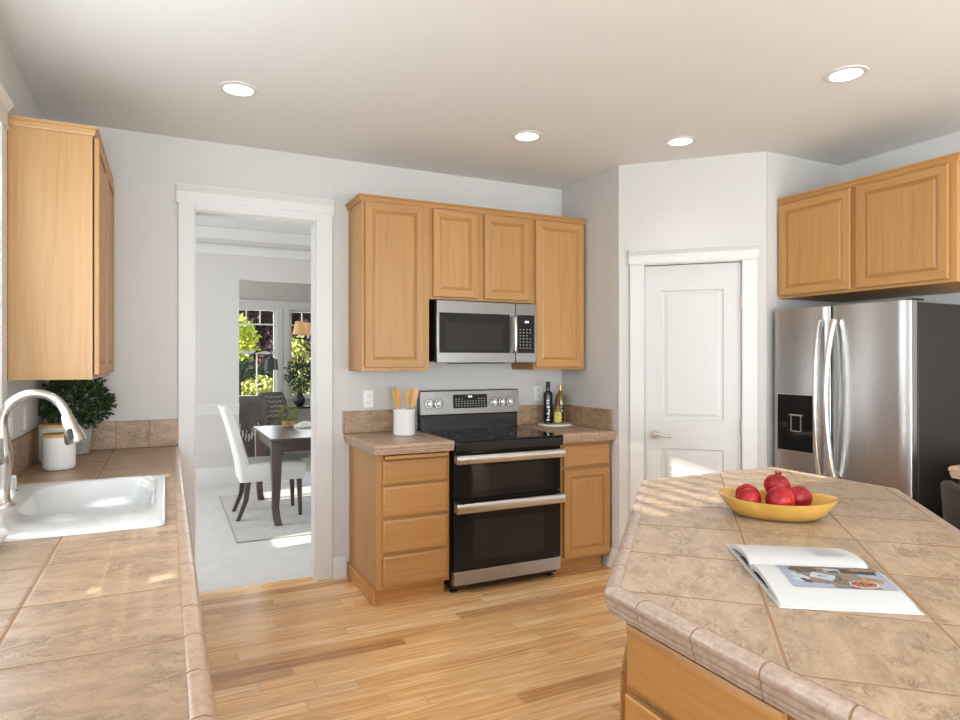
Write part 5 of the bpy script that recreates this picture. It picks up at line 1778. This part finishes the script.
# ================================================================== garden
def crown(label, name, loc, trunk_h, blobs_, n, L, w, mat, seed, cat='tree'):
    o = thing(name, label, cat, loc)
    r = random.Random(seed)
    m = MB()
    tot = sum(b[3] * b[4] * b[5] for b in blobs_) or 1
    for (cx, cy, cz, rx, ry, rz) in blobs_:
        for k in range(int(n * rx * ry * rz / tot)):
            d = rdir(r)
            lump = 1 + 0.25 * mnoise.noise(d * 3 + Vector((cx, cy, cz)))
            s = r.uniform(0.55, 1.0)
            p = Vector((cx + d.x * rx * s * lump, cy + d.y * ry * s * lump, cz + d.z * rz * s * lump))
            if p.z < 0.05: p.z = 0.05 + r.random() * 0.1
            leaf(m, p, (d * 0.5 + rdir(r) + Vector((0, 0, -0.3))).normalized(), (d + rdir(r) * 0.6), L * r.uniform(0.7, 1.3), w * r.uniform(0.7, 1.3))
    m.build('foliage', M[mat], o, recalc=False, smooth=False)
    m = MB()
    m.tube([(0, 0, 0), (0.03, 0.02, trunk_h * 0.5), (0.0, 0.0, trunk_h)], [0.05 + trunk_h * 0.03, 0.04 + trunk_h * 0.02, 0.03], 8)
    for (cx, cy, cz, rx, ry, rz) in blobs_[:5]:
        m.tube([(0, 0, trunk_h * 0.6), (cx * 0.5, cy * 0.5, (trunk_h * 0.6 + cz) / 2), (cx, cy, cz)], [0.035, 0.025, 0.012], 6)
    m.build('trunk', M['bark'], o)
    return o


GZ = -0.35
crown('lime yellow small tree outside the sash window', 'garden_tree', (1.05, 13.2, GZ), 1.8, [(0.08, 0, 2.28, 0.45, 0.45, 0.36), (-0.32, 0.1, 2.0, 0.45, 0.4, 0.42), (0.22, -0.1, 1.98, 0.30, 0.35, 0.18)], 3200, 0.10, 0.026, 'lime', 1)
crown('dark purple maple filling the background outside both windows', 'garden_tree', (3.2, 17.5, GZ), 1.8, [(0, 0, 3.4, 2.2, 1.2, 1.6), (-1.6, 0.2, 2.9, 1.5, 1.0, 1.4), (1.6, 0.2, 2.9, 1.5, 1.0, 1.4), (-0.4, -0.3, 1.6, 2.0, 1.0, 1.0), (-2.4, 0.6, 1.8, 1.2, 1.0, 1.3), (0.2, 0.3, 4.6, 2.0, 1.0, 0.9)], 15000, 0.17, 0.06, 'maple', 2)
crown('dark evergreen hedge behind the purple maple', 'garden_hedge', (2.6, 20.5, GZ), 1.4, [(x, 0, z, 1.4, 0.9, 1.3) for x in (-3.2, -1.6, 0, 1.6, 3.2) for z in (1.0, 2.6, 4.2)], 12000, 0.26, 0.09, 'dark_shrub', 3, 'hedge')
crown('yellow-green flowering shrub low outside the sash window', 'garden_shrub', (1.5, 11.75, GZ), 0.8, [(0, 0, 1.18, 0.42, 0.35, 0.34), (0.35, 0.1, 1.25, 0.30, 0.3, 0.30), (-0.38, 0.05, 1.05, 0.36, 0.3, 0.34), (0.1, -0.1, 0.75, 0.55, 0.35, 0.35)], 3600, 0.075, 0.024, 'shrub', 4, 'shrub')
crown('tall yellow-green shrub outside the window behind the chandelier', 'garden_shrub', (2.38, 12.85, GZ), 1.2, [(-0.08, 0, 1.95, 0.22, 0.25, 0.32), (0.05, 0, 1.50, 0.32, 0.3, 0.42), (-0.05, 0.0, 1.05, 0.38, 0.3, 0.42)], 2600, 0.08, 0.026, 'shrub', 5, 'shrub')
crown('dark green bush outside the lower sash window', 'garden_shrub', (1.15, 14.9, GZ), 0.9, [(0, 0, 1.3, 0.8, 0.5, 0.6), (0.7, 0.1, 1.1, 0.7, 0.5, 0.6), (1.6, 0.2, 1.2, 0.7, 0.5, 0.8), (2.2, 0.3, 1.1, 0.7, 0.5, 0.6)], 4200, 0.12, 0.04, 'dark_shrub', 6, 'shrub')
# spiky palm-like plant close to the glass
o = thing('garden_palm', 'dark spiky plant right outside the sash window', 'plant', (1.02, 10.75, GZ))
m = MB()
r = random.Random(17)
for k in range(46):
    a = r.uniform(0, 2 * PI); el = r.uniform(0.25, 1.35)
    L = r.uniform(0.40, 0.62)
    b0 = Vector((0, 0, 1.45))
    d = Vector((math.cos(a) * math.cos(el), math.sin(a) * math.cos(el) * 0.6, math.sin(el)))
    s = d.cross(Vector((0, 0, 1))).normalized() * 0.014
    p1 = b0 + d * L * 0.6; p2 = b0 + d * L + Vector((0, 0, -0.10))
    m.add([b0 - s, b0 + s, p1 + s * 1.2, p1 - s * 1.2, p2], [(0, 1, 2, 3), (3, 2, 4)])
m.build('foliage', M['dark_shrub'], o, recalc=False, smooth=False)
MB().tube([(0, 0, 0), (0.02, 0, 0.7), (0, 0, 1.47)], [0.05, 0.04, 0.035], 8).build('trunk', M['bark'], o)
